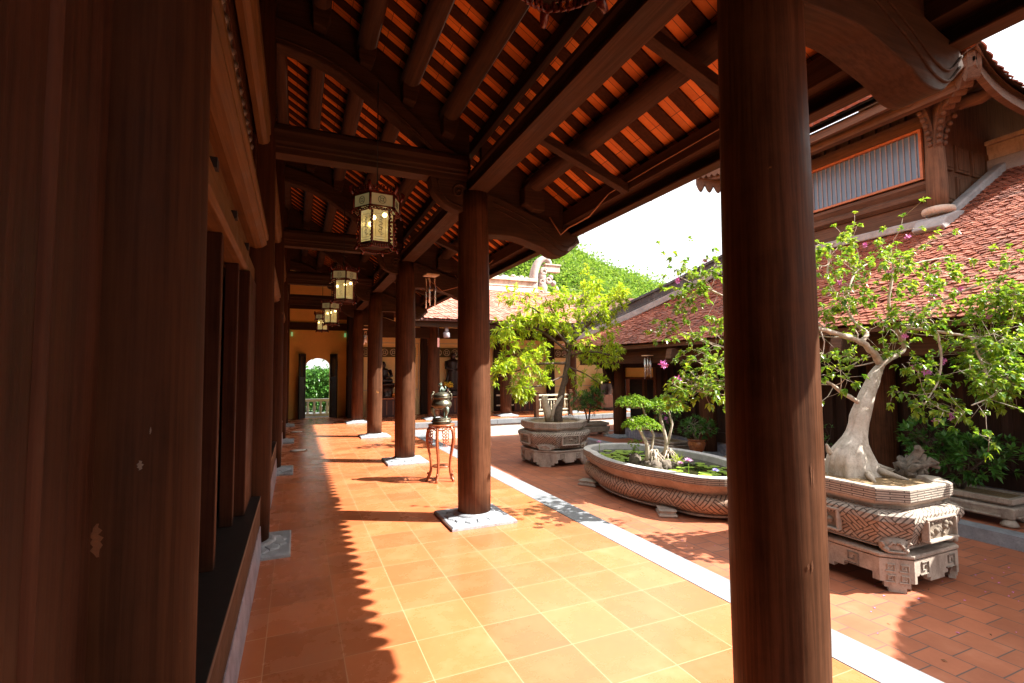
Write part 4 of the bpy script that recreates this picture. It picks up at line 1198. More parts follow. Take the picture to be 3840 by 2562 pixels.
pts = [(10.4, y_, 6.50) for y_ in (4.4,9.3)]; bandrun(pts, .16, -.2, .22, b)
part(ur, 'front_fascia', b, W['grey'], bev=.004)
b = MB(); pts = [(x_, EY0+.15, slz(x_)-.14) for x_ in [EX+.1+(17-EX)*(k/16)**1.6 for k in range(17)]]; bandrun(pts, .10, -.10, .06, b); part(ur, 'side_fascia', b, W['grey'], bev=.004)
for k in range(18):
    y_ = 4.5+k*.28; b = MB(); b.bar((10.1,y_,clz(y_)-.07),(11.3,y_,clz(y_)+.35),.12,.06); part(ur, 'rafter', b, W['grey'])
b = MB(); pts = [(EX+.0+.9*k*.35, EY0+.9*k*.35, clz(EY0)+.1+(.02+.2*k*.35)*(1 if k < 3 else 1.35)) for k in range(9)]; bandrun(pts, .3, 0, .38, b); bandrun(pts, .4, .38, .45, b)
part(ur, 'hip_ridge', b, MT['flash'], bev=.02)
b = MB(); pts = [(EX+.0+.9*k*.35, EY1-.5*k*.35, clz(EY1)+.05+(.02+.2*k*.35)) for k in range(7)]; bandrun(pts, .3, -.05, .38, b)
def scallop(b, p0, p1, n, dep, top, th):
    """carved board with a lobed lower edge hanging between two points"""
    p0, p1 = Vector(p0), Vector(p1); d = p1-p0; sd = Vector((d.y,-d.x,0)).normalized()*th/2
    lo = []
    for i in range(n):
        for j in range(7):
            f = (i+j/6)/n; q = p0+d*f; lo.append(q - Vector((0,0,dep*(1-i*.08)*(.45+.55*math.sin(math.pi*j/6)))))
    up = [p1+Vector((0,0,top)), p0+Vector((0,0,top))]
    ring = lo+up; m_ = len(ring)
    vs = [q-sd for q in ring]+[q+sd for q in ring]
    b.add(vs, [tuple(range(m_)), tuple(range(2*m_-1, m_-1, -1))]+[(i,(i+1)%m_,m_+(i+1)%m_,m_+i) for i in range(m_)])
scallop(b, (EX+.02,EY1+.02,clz(EY1)-.25), (10.9,EY1-.9,6.35), 6, .34, .25, .16)
scallop(b, (EX+.02,EY1+.0,clz(EY1)-.12), (EX+.06,EY1-1.3,clz(EY1-1.3)-.12), 7, .18, .10, .08)
part(ur, 'corner_ornament', b, W['grey'], bev=.01)
b = MB(); b.box((12.2,6.2,7.95),(12.6,8.85,8.12)); bandrun([(12.4,6.0,8.12),(12.4,8.9,8.12)], .30, 0, .40, b); bandrun([(12.4,5.9,8.52),(12.4,9.0,8.52)], .42, 0, .07, b); part(ur, 'main_ridge', b, MT['flash'], bev=.02)
# carved bird-like corner finial under the near upturned corner
b = MB()
scallop(b, (EX+.12,EY0+.12,clz(EY0)-.22), (10.95,5.05,6.35), 6, .30, .16, .18)
solo('corner_carving', 'lobed timber carving under the upturned upper roof corner', 'carving', b, W['grey'])

# ================================================================ gallery roof behind the viewer (its eave shades the brick court)
br_ = thing('rear_gallery_roof', 'tiled eave of the cross gallery behind the viewer', 'roof', (6,-1,3.2))
def Pr(u, v):
    # eave line bends forward towards the upturned right corner
    f = min(1, max(0, (u-5.0)/3.6)); f = f*f*(3-2*f)
    return Vector((u, -.35 + 1.3*f - v*.85, 3.2 + .18*f + v*.5))
part(br_, 'tiles', tile_field(Pr, 3.0, 12.5, .9, .18, .16, seed=31, lift=.016, rows=6), MT['tileR'])
b = MB(); rings = []
for k in range(4):
    v_ = .05+k*1.0; rings.append([Pr(3.0+9.5*j/30, v_)-Vector((0,0,.02)) for j in range(31)])
b.loft(rings, cap=False, closed=False); b.loft([[p-Vector((0,0,.06)) for p in r] for r in rings], cap=False, closed=False)
part(br_, 'tile_bed', b, MT['bed'])
for x_ in (5.4,9.1):
    b = MB(); b.tube([(x_,-2.0,G),(x_,-2.0,4.0)], .18, 20); part(br_, 'post', b, W['column'])

# ================================================================ stone planters
def chrect(cx, cy, hx, hy, ch, z):
    return [(cx-hx+ch,cy-hy,z),(cx+hx-ch,cy-hy,z),(cx+hx,cy-hy+ch,z),(cx+hx,cy+hy-ch,z),(cx+hx-ch,cy+hy,z),(cx-hx+ch,cy+hy,z),(cx-hx,cy+hy-ch,z),(cx-hx,cy-hy+ch,z)]
def planter(name, label, cx, cy, hx, hy, ch, zt, zb):
    H = zt - zb
    t = thing(name, label, 'planter', (cx,cy,zb), 'carved stone bonsai planters on two-tier bases')
    Z = lambda f: zb + H*f
    R1 = lambda d, f: chrect(cx, cy, hx+d, hy+d, ch, Z(f))
    b = MB(); b.loft([R1(0,.87),R1(0,.985)], cap=False, uv=True); part(t, 'key_rim', b, MT['key'])
    b = MB(); b.loft([R1(0,.985),R1(-.008,1.0),R1(-.085,1.0),R1(-.10,.99),R1(-.11,.93)], cap=False); part(t, 'rim_top', b, MT['planter'])
    b = MB(); b.loft([R1(-.01,.87),R1(-.02,.845),R1(-.055,.82),R1(-.075,.80),R1(-.06,.785)], cap=False); part(t, 'cavetto', b, MT['planter'])
    b = MB(); b.loft([R1(-.10,.42),R1(-.055,.425),R1(-.035,.45),R1(-.03,.50),R1(.02,.60),R1(.055,.69),R1(.05,.745),R1(.02,.775),R1(-.06,.785)], cap=False, uv=True); body = part(t, 'fret_body', b, MT['fret'])
    b = MB(); b.loft([R1(-.12,.40),R1(-.06,.40),R1(-.04,.415),R1(-.06,.43),R1(-.1,.43)], cap=False); part(t, 'body_base', b, MT['planter'])
    # recessed panels with a moulded frame, one per face
    rg = R1(.028,.60)
    for i in range(8):
        p, q = Vector(rg[i]), Vector(rg[(i+1)%8])
        L = (q-p).length; d = (q-p).normalized(); n = Vector((d.y,-d.x,0))
        w_ = min(L*.62, .62)
        if L < .12: continue
        if L < .36 and hx < .65 and False: continue
        c = (p+q)/2; hh = H*.115
        if L < .42 and name == 'rectangular_planter': continue
        if name == 'octagonal_planter' and i % 2 == 1: continue
        c = c + n*.012
        b = MB(); fr = .022
        def rect(a0,a1,h0,h1,dep0,dep1):
            vs = [c+d*a0+Vector((0,0,h0))+n*dep0, c+d*a1+Vector((0,0,h0))+n*dep0, c+d*a1+Vector((0,0,h1))+n*dep0, c+d*a0+Vector((0,0,h1))+n*dep0]
            vs += [v_+n*(dep1-dep0) for v_ in vs]
            b.add(vs, [(0,3,2,1),(4,5,6,7),(0,1,5,4),(1,2,6,5),(2,3,7,6),(3,0,4,7)])
        rect(-w_/2,w_/2,hh-fr,hh,-.03,.03); rect(-w_/2,w_/2,-hh,-hh+fr,-.03,.045); rect(-w_/2,-w_/2+fr,-hh+fr,hh-fr,-.03,.036); rect(w_/2-fr,w_/2,-hh+fr,hh-fr,-.03,.036)
        fp = part(t, 'panel_frame', b, MT['planter'], bev=.006)
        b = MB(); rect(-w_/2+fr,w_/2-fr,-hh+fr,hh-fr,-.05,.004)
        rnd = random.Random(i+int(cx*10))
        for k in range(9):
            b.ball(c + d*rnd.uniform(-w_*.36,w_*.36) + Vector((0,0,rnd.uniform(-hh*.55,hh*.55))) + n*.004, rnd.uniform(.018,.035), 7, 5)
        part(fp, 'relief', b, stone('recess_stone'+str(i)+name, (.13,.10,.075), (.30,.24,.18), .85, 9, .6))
    # lower slab and stepped skirt
    b = MB(); b.loft([R1(-.02,.365),R1(.0,.37),R1(.012,.36),R1(.012,.335),R1(.0,.325),R1(-.03,.32)]); part(t, 'base_slab', b, MT['planter'], bev=.004)
    b = MB()
    sk = chrect(cx, cy, hx+.005, hy+.005, ch, 0)
    zt_ = Z(.318)
    for i in range(8):
        p, q = Vector((sk[i][0],sk[i][1],0)), Vector((sk[(i+1)%8][0],sk[(i+1)%8][1],0))
        L = (q-p).length; d = (q-p)/L; n = Vector((d.y,-d.x,0))
        foot = (i % 2 == 1)
        dz = zt_-zb
        if foot:
            prof = [(0,0),(0,-dz*.70),(.12,-dz*.70),(.12,-dz*.86),(.24,-dz*.86),(.24,-dz),(.76,-dz),(.76,-dz*.86),(.88,-dz*.86),(.88,-dz*.70),(1,-dz*.70),(1,0)]
        else:
            prof = [(0,0),(0,-dz*.70),(.05,-dz*.70),(.05,-dz*.48),(.26,-dz*.48),(.26,-dz*.60),(.34,-dz*.60),(.34,-dz*.72),(.66,-dz*.72),(.66,-dz*.60),(.74,-dz*.60),(.74,-dz*.48),(.95,-dz*.48),(.95,-dz*.70),(1,-dz*.70),(1,0)]
        n_ = len(prof)
        vs = [p+d*(a*L)+Vector((0,0,zt_+h_)) for a,h_ in prof]
        vs += [v_-n*.06 for v_ in vs]
        # split into boxes so that the concave outline stays clean
        def seg(a0,a1,h_):
            w0 = p+d*(a0*L)+Vector((0,0,zt_)); w1 = p+d*(a1*L)+Vector((0,0,zt_))
            z_ = Vector((0,0,h_))
            vv = [w0+z_,w1+z_,w1+z_-n*.06,w0+z_-n*.06,w0,w1,w1-n*.06,w0-n*.06]
            b.add(vv, [(0,3,2,1),(4,5,6,7),(0,1,5,4),(1,2,6,5),(2,3,7,6),(3,0,4,7)])
        k = 1
        while k < n_-1:
            a0,h0 = prof[k]; a1,h1 = prof[k+1]
            if a1 > a0+1e-6: seg(a0,a1,h0)
            k += 1
        # squared spiral reliefs
        cnt = 2 if not foot else 2
        for s_ in range(cnt):
            ac = (.3+.4*s_) if foot else (.2+.6*s_)
            for hz_, rr_ in ((-.27, .055), (-.6 if foot else -.27, .04)):
                cc = p+d*(ac*L)+Vector((0,0,zt_+dz*hz_))+n*.004
                sq = min(L*.15, dz*.24)
                pts = []
                for (u_,v__) in ((-1,-1),(1,-1),(1,1),(-.5,1),(-.5,-.3),(.4,-.3),(.4,.4)):
                    pts.append(cc+d*u_*sq*.9+Vector((0,0,v__*sq*.75)))
                b.tube(pts, .009, 5, smooth=False)
    part(t, 'stepped_skirt', b, MT['planter'])
    # beast-mask feet under the body at the chamfers
    for i in (1,3,5,7):
        p, q = Vector(R1(-.03,.41)[i]), Vector(R1(-.03,.41)[(i+1)%8])
        c = (p+q)/2; d = (q-p).normalized(); n = Vector((d.y,-d.x,0)); L = (q-p).length; w_ = max(.10, min(.20, L*.45))
        b = MB(); rings = []
        for z_, e_, o_ in ((.37,.7,.03),(.385,.85,.06),(.41,.98,.07),(.44,1.0,.075),(.475,.92,.06),(.505,.7,.035),(.52,.35,.0)):
            ring = []
            for k in range(16):
                a = 2*math.pi*k/16
                pp = c + d*(w_*e_*math.cos(a)) + n*(o_*.9*math.sin(a)+.0) 
                ring.append((pp.x, pp.y, Z(z_)))
            rings.append(ring)
        b.loft(rings, True)
        for s_ in (-1,1):
            b.ball(c+d*s_*w_*.62+n*.055+Vector((0,0,Z(.41)-c.z)), .028, 8, 6)
            b.tube([c+d*s_*w_*x_+n*(.06+.015*math.sin(x_*6))+Vector((0,0,Z(.455+.03*math.sin(x_*8))-c.z)) for x_ in (.05,.25,.45,.65,.85,1.0)], .012, 6)
        b.tube([c+d*w_*x_+n*.07+Vector((0,0,Z(.392)-c.z)) for x_ in (-.6,-.3,0,.3,.6)], .012, 6)
        part(t, 'mask_foot', b, MT['planter'])
    b = MB(); rings = [R1(-.105,.955)]; b.add(R1(-.105,.955), [tuple(range(8))])
    rnd = random.Random(3)
    for k in range(260):
        x_ = cx+rnd.uniform(-hx+.13,hx-.13); y_ = cy+rnd.uniform(-hy+.13,hy-.13)
        a = rnd.uniform(0,6.28); L = rnd.uniform(.015,.05); z_ = Z(.957)+rnd.uniform(.0,.02)
        dx, dy = math.cos(a)*L, math.sin(a)*L
        b.add([(x_-dx,y_-dy,z_),(x_+dx,y_+dy,z_+rnd.uniform(0,.012)),(x_+dx-dy*.2,y_+dy+dx*.2,z_+.004)],[(0,1,2)])
    part(t, 'soil', b, MT['soil'])
    return t
planter('rectangular_planter', 'large carved rectangular stone planter holding the white-trunked flowering bonsai', 5.56, 3.62, .54, .82, .19, .43, G)
planter('octagonal_planter', 'carved octagonal stone planter in shade under the yellow-green tree', 5.45, 10.15, .68, .70, .36, .43, G)

def trough(name, label, cx, cy, hx, hy, zt, zb, rz_=0, cat='planter'):
    t = thing(name, label, cat, (cx,cy,zb), 'plain rectangular stone troughs')
    H = zt-zb
    def R1(d, f):
        c_, s_ = math.cos(rz_), math.sin(rz_)
        return [(cx+a*(hx+d)*c_-e*(hy+d)*s_, cy+a*(hx+d)*s_+e*(hy+d)*c_, zb+H*f) for a,e in ((-1,-1),(1,-1),(1,1),(-1,1))]
    b = MB(); b.loft([R1(0,.80),R1(.01,.82),R1(.01,.99),R1(0,1),R1(-.05,1),R1(-.05,.92)], cap=False); part(t, 'rim', b, MT['planter'], bev=.005)
    b = MB(); b.loft([R1(-.04,.80),R1(-.04,.72)], cap=False); b.loft([R1(.02,.70),R1(.03,.66),R1(.0,.30),R1(-.02,.26)]); part(t, 'body', b, MT['planter'], bev=.01)
    b = MB(); r_ = R1(.022,.5)
    for i in range(4):
        p, q = Vector(r_[i]), Vector(r_[(i+1)%4]); d = (q-p).normalized(); n = Vector((d.y,-d.x,0)); L = (q-p).length
        for zz in (-.13,.13): b.bar((p+q)/2-d*L*.36+n*.002+Vector((0,0,zz*H)), (p+q)/2+d*L*.36+n*.002+Vector((0,0,zz*H)), .02, .02)
    part(t, 'panel_moulding', b, MT['planter'])
    b = MB()
    for a,e in ((-1,-1),(1,-1),(1,1),(-1,1)):
        p = Vector(R1(-.06,.1)[[(-1,-1),(1,-1),(1,1),(-1,1)].index((a,e))]); b.lathe((p.x,p.y,zb), [(.05,0),(.09,H*.05),(.075,H*.15),(.05,H*.26)], 10)
    part(t, 'scroll_foot', b, MT['planter'])
    b = MB(); b.add(R1(-.05,.93), [(0,1,2,3)]); part(t, 'soil', b, MT['soil'])
    return t
trough('stone_trough', 'small plain stone trough on the kerb behind the big planter, holding a leafy shrub', 8.08, 3.55, .26, .42, -.02, TZ)
trough('stone_trough', 'long grey-green stone trough right of the octagonal planter', 8.05, 12.75, .50, .26, .02, TZ, R_(-8))
trough('stone_trough', 'low pale stone trough behind the lily basin', 8.25, 9.6, .24, .5, -.12, TZ)
trough('stone_trough', 'low stone trough in shade beside the foreground column', 8.25, 7.0, .22, .6, -.12, TZ)
# glazed pot
t = thing('glazed_pot', 'glazed brown ceramic pot with a small desert rose by the hall wall', 'flower pot', (8.0,8.38,TZ))
b = MB(); b.lathe((8.0,8.38,TZ), [(.13,0),(.14,.06),(.11,.10),(.12,.11)], 24); part(t, 'stand', b, MT['terracotta'])
b = MB(); b.lathe((8.0,8.38,TZ+.112), [(.10,0),(.15,.08),(.185,.17),(.19,.235),(.165,.265),(.195,.28),(.20,.30),(.17,.305),(.165,.27)], 28, cap=False); part(t, 'bowl', b, MT['terracotta'])
b = MB(); b.lathe((8.0,8.38,TZ+.112), [(.005,.27),(.168,.272)], 20, cap=False); part(t, 'soil', b, MT['soil'])

# ================================================================ lily basin
PX, PYc = 5.40, 6.45
def quatre(d, z, n=120):
    """four-lobed outline grown by d"""
    out = []
    shapes = [(0,.98,.72+d),(0,-.98,.72+d),(-1.41,0,2.34+d),(1.41,0,2.34+d)]
    angs = [2*math.pi*k/n for k in range(n)]
    for a in angs:
        dx, dy = math.cos(a), math.sin(a); best = 0
        for i, (sx, sy, r_) in enumerate(shapes):
            bq = dx*sx+dy*sy; cq = sx*sx+sy*sy-r_*r_
            disc = bq*bq-cq
            if disc < 0: continue
            t_ = bq+math.sqrt(disc)
            if i >= 2:
                # side lobes only between the cusps
                if abs(dy*t_) > .985: continue
                if (i == 2 and dx < 0) or (i == 3 and dx > 0): continue
            best = max(best, t_)
        out.append((PX+dx*best, PYc+dy*best, z))
    return out
pd = thing('lily_basin', 'long four-lobed carved stone lily basin in the sunlit court', 'basin', (PX,PYc,-.412))
b = MB(); b.loft([quatre(0,.145),quatre(-.006,.155),quatre(-.125,.155),quatre(-.135,.145),quatre(-.15,.0)], cap=False); part(pd, 'rim', b, MT['rim'])
b = MB(); b.loft([quatre(-.012,.048),quatre(0,.055),quatre(0,.145)], cap=False, uv=True); part(pd, 'key_band', b, MT['keyl'])
b = MB(); b.loft([quatre(-.12,-.085),quatre(-.10,-.06),quatre(-.055,-.01),quatre(-.03,.03),quatre(-.012,.048)], cap=False, smooth=True); part(pd, 'cavetto', b, stone('warm_cavetto_stone', (.36,.22,.14), (.55,.38,.27), .7, 4, .25, dirt=(.3,.2,.14)))
b = MB(); b.loft([quatre(-.17,-.345),quatre(-.10,-.33),quatre(-.035,-.28),quatre(-.01,-.22),quatre(-.01,-.16),quatre(-.04,-.115),quatre(-.12,-.085)], cap=False, smooth=True, uv=True); part(pd, 'fret_belly', b, MT['fretl'])
b = MB(); b.loft([quatre(-.3,-.385),quatre(-.14,-.385),quatre(-.125,-.375),quatre(-.125,-.355),quatre(-.17,-.345)]); part(pd, 'lower_band', b, MT['planter'])
BASIN_FROM = len(bpy.data.objects)
for sx in (-1,1):
    for sy in (-1,1):
        c = Vector((PX+sx*.74, PYc+sy*.97, 0))
        m = Matrix.Rotation(math.atan2(-sx*.97*.5, sy*.75)*0 + (R_(-58) if sx*sy < 0 else R_(58)), 3, 'Z')
        prof = [(.15,-.412),(.17,-.402),(.165,-.382),(.135,-.366),(.14,-.345),(.165,-.33)]
        rings = [[tuple(c + m @ Vector((ex*r_*1.0, ey*.11*(r_/.15), z_))) for ex,ey in ((-1,-1),(1,-1),(1,1),(-1,1))] for r_, z_ in prof]
        b = MB(); b.loft(rings); part(pd, 'foot', b, MT['planter'], bev=.006)
wm, nt, bs = new_mat('pond_water')
n_ = noise(nt, geo_pos(nt), 3.5, 4, .6); c_ = ramp(nt, n_, [(.35,(.020,.022,.008)),(.7,(.055,.055,.02))])
nt.links.new(c_, bs.inputs['Base Color']); bs.inputs['Roughness'].default_value = .04
bump(nt, bs, noise(nt, geo_pos(nt), 14, 2, .5), .04, .01)
b = MB(); b.add(quatre(-.145,.055), [tuple(range(120))])
ww = solo('basin_water', 'dark greenish still water filling the lobed basin', 'water', b, wm); ww['kind'] = 'stuff'
# lily pads
rnd = random.Random(12)
pads = []
tries = 0
def inside(x_, y_, m):
    for (sx, sy, r_) in ((0,.98,.55-m),(0,-.98,.55-m)):
        if (x_-PX-sx)**2+(y_-PYc-sy)**2 < r_*r_: return True
    return abs(x_-PX) < .70-m and abs(y_-PYc) < .98
while len(pads) < 62 and tries < 4000:
    tries += 1
    x_ = PX+rnd.uniform(-.8,.8); y_ = PYc+rnd.uniform(-1.6,1.6)
    r_ = rnd.uniform(.055,.11)
    if not inside(x_, y_, r_): continue
    if (x_-5.25)**2+(y_-6.35)**2 < .34**2: continue
    if any((x_-a)**2+(y_-c)**2 < (r_*.8+e*.8)**2 for a,c,e in pads): continue
    pads.append((x_,y_,r_))
for i, (x_,y_,r_) in enumerate(pads):
    b = MB(); a0 = rnd.uniform(0,6.28); n = 22; zz = .060+rnd.uniform(0,.004)
    rim = []
    for k in range(n+1):
        a = a0+.18+(2*math.pi-.36)*k/n
        rim.append((x_+r_*math.cos(a)*(1+.03*math.sin(5*a)), y_+r_*math.sin(a), zz+rnd.uniform(0,.006)))
    vs = [(x_,y_,zz-.001)]+rim
    b.add(vs, [(0,k+1,k+2) for k in range(n)])
    b.add([(p[0],p[1],p[2]-.003) for p in vs], [(0,k+2,k+1) for k in range(n)])
    o = solo('lily_pad', 'round green lily pad floating among the others in the lobed basin', 'lily pad', b, MT['lily'], (x_,y_,zz), 'lily pads in the basin')
def lily(x_, y_, z_, l_, mat, s=1):
    t = thing('water_lily', l_, 'flower', (x_,y_,.06))
    b = MB(); b.tube([(x_,y_,.03),(x_+.005,y_,z_)], .005, 6); part(t, 'stem', b, MT['leafP'])
    b = MB()
    for ring, (n, el, L) in enumerate(((9,.25,.065),(8,.7,.06),(6,1.1,.05))):
        for k in range(n):
            a = 2*math.pi*(k+.5*ring)/n; d = Vector((math.cos(a)*math.cos(el), math.sin(a)*math.cos(el), math.sin(el))); s_ = Vector((-math.sin(a), math.cos(a), 0))
            p = Vector((x_,y_,z_)); L_ = L*s
            b.add([p, p+d*L_*.55+s_*L_*.2, p+d*L_, p+d*L_*.55-s_*L_*.2], [(0,1,2,3)])
    part(t, 'petals', b, mat)
    b = MB(); b.ball((x_,y_,z_+.01), .012, 6, 4); part(t, 'heart', b, MT['yellowfl'])
pm2 = plain('violet_petal', (.42,.38,.78), .5, var=.15)
lily(4.90,5.30,.31,'open pink water lily on a tall stem near the foreground column', MT['lotusp'], 1.1)
lily(4.84,5.38,.27,'smaller pink water lily just left of the tallest one', MT['lotusp'], .8)
lily(5.10,5.02,.21,'violet blue water lily close to the foreground column', pm2, .9)
lily(5.00,7.62,.26,'single pink water lily at the far left end of the basin', MT['lotusp'], .9)

basin_things = [pd] + [o for o in COL.objects if o.parent is None and (o.name.startswith('lily_pad') or o.name.startswith('water_lily') or o.name.startswith('basin_water'))]

# ================================================================ incense burner on its stand
SX, SY = 1.935, 7.02
st = thing('incense_stand', 'tall carved reddish wooden stand with curved legs on the tiled floor', 'stand', (SX,SY,0))
b = MB(); b.lathe((SX,SY,0), [(.165,.770),(.188,.775),(.192,.787),(.188,.80),(.0,.80)], 40, cap=False); b.lathe((SX,SY,0),[(.0,.77),(.165,.770)],40,cap=False); part(st, 'top', b, W['red'])
legp = arc([(.160,.765),(.190,.715),(.205,.64),(.205,.56),(.185,.45),(.160,.33),(.148,.22),(.155,.13),(.18,.06),(.205,.02),(.205,.004)], 4)
for k in range(5):
    a = 2*math.pi*k/5+.35; d = Vector((math.cos(a),math.sin(a),0))
    b = MB(); n = len(legp)
    rad = [.017+.006*abs(math.cos(i/n*3.1)) for i in range(n)]
    b.tube([(SX+d.x*r_,SY+d.y*r_,z_) for r_,z_ in legp], rad, 10)
    for q in range(3): b.ball((SX+d.x*(.168+.012*q),SY+d.y*(.168+.012*q),.045+.03*q), .018, 7, 5)
    part(st, 'leg', b, W['red'])
    # pierced apron between the legs
    b = MB(); a1 = a+math.pi/5
    for s_ in range(5):
        zz = .70-.045*s_
        rr__ = .186+.010*math.sin((.77-zz)*9)
        for u_ in (-1,1):
            aa = a1+u_*.16*(1-.12*s_)
            cxx, cyy = SX+rr__*math.cos(aa), SY+rr__*math.sin(aa)
            tg = Vector((-math.sin(aa),math.cos(aa),0))
            b.tube([Vector((cxx,cyy,zz))+tg*(.022*math.cos(w_))+Vector((0,0,.022*math.sin(w_))) for w_ in [j*math.pi/4 for j in range(9)]], .005, 5, cap=False)
    b.tube([(SX+.19*math.cos(a+.06+j*.11),SY+.19*math.sin(a+.06+j*.11),.735-.012*math.sin(j*.7)) for j in range(11)], .011, 6)
    part(st, 'apron', b, W['red'])
b = MB(); b.lathe((SX,SY,0), [(.055,.195),(.135,.195),(.14,.203),(.135,.212),(.055,.212)], 30, cap=False)
for k in range(5):
    a = 2*math.pi*k/5+.35; b.bar((SX+.12*math.cos(a),SY+.12*math.sin(a),.203),(SX+.155*math.cos(a),SY+.155*math.sin(a),.203),.02,.014)
part(st, 'stretcher_ring', b, W['red'])
bu = thing('incense_burner', 'bronze three-legged incense burner with a lion on its lid, on the carved stand', 'incense burner', (SX,SY,.80))
b = MB(); b.lathe((SX,SY,.801), [(.125,0),(.14,.008),(.125,.018),(.15,.035),(.145,.05),(.12,.058),(.135,.068),(.13,.082),(.0,.083)], 30, mod=lambda a: 1+.035*math.cos(6*a), cap=False); part(bu, 'pedestal', b, MT['bronze'])
for k in range(3):
    a = 2*math.pi*k/3+.9; d = Vector((math.cos(a),math.sin(a),0))
    b = MB(); b.tube([Vector((SX,SY,z_))+d*r_ for r_,z_ in ((.10,1.05),(.125,1.02),(.125,.98),(.105,.93),(.10,.90),(.115,.885))], [.03,.035,.028,.018,.018,.026], 9); part(bu, 'leg', b, MT['bronzeg'])
b = MB(); b.lathe((SX,SY,0), [(.02,1.005),(.08,1.012),(.13,1.035),(.148,1.07),(.14,1.105),(.115,1.13),(.108,1.15),(.122,1.175),(.128,1.19),(.10,1.195)], 32); part(bu, 'bowl', b, MT['bronze'])
b = MB()
for s_ in (-1,1):
    b.tube([(SX+s_*.12,SY,1.13),(SX+s_*.15,SY,1.16),(SX+s_*.148,SY,1.22),(SX+s_*.12,SY,1.235)], .013, 7)
    b.ball((SX+s_*.118,SY+.02,1.25), .022, 8, 6)
part(bu, 'handle', b, MT['bronze'])
b = MB(); b.lathe((SX,SY,0), [(.118,1.196),(.112,1.215),(.09,1.235),(.06,1.255),(.03,1.262)], 28); lid = part(bu, 'lid', b, MT['bronze'])
b = MB(); b.tube([(SX+.03,SY,1.27),(SX,SY,1.30),(SX-.01,SY,1.335)], [.034,.030,.024], 9); b.ball((SX-.018,SY,1.362), .027, 9, 7); b.ball((SX-.038,SY,1.358), .014, 7, 5)
for s_ in (-1,1): b.tube([(SX-.012,SY+s_*.018,1.32),(SX-.03,SY+s_*.022,1.285),(SX-.03,SY+s_*.022,1.262)], .010, 6); b.ball((SX-.008,SY+s_*.018,1.386), .009, 6, 4)
b.tube([(SX+.045,SY,1.28),(SX+.062,SY,1.31),(SX+.05,SY,1.34)], .010, 6)
part(lid, 'lion_finial', b, MT['bronzeg'])

# ================================================================ lanterns
em_m, nt, bs = new_mat('lit_lantern_glass')
p_ = coords(nt, kind='Object'); n_ = noise(nt, p_, 14, 3, .6)
bs.inputs['Base Color'].default_value = (.42,.36,.18,1); bs.inputs['Roughness'].default_value = .3
nt.links.new(ramp(nt, n_, [(.3,(.75,.50,.16)),(.7,(.95,.78,.36))]), bs.inputs['Emission Color'])
bs.inputs['Emission Strength'].default_value = .13
tp_ = nt.nodes.new('ShaderNodeBsdfTransparent'); tp_.inputs[0].default_value = (1,.9,.6,1); mx_ = nt.nodes.new('ShaderNodeMixShader'); mx_.inputs[0].default_value = .30
nt.links.new(bs.outputs[0], mx_.inputs[1]); nt.links.new(tp_.outputs[0], mx_.inputs[2]); nt.links.new(mx_.outputs[0], nt.nodes['Material Output'].inputs[0])
em_u, nt, bs = new_mat('dim_lantern_glass')
bs.inputs['Base Color'].default_value = (.34,.31,.18,1); bs.inputs['Emission Color'].default_value = (.62,.48,.20,1); bs.inputs['Emission Strength'].default_value = .045
em_b, nt, bs = new_mat('lamp_bulb_glow')
bs.inputs['Emission Color'].default_value = (1,.80,.42,1); bs.inputs['Emission Strength'].default_value = 9
draw_m = plain('dark_glass_drawing', (.055,.05,.025), .5)
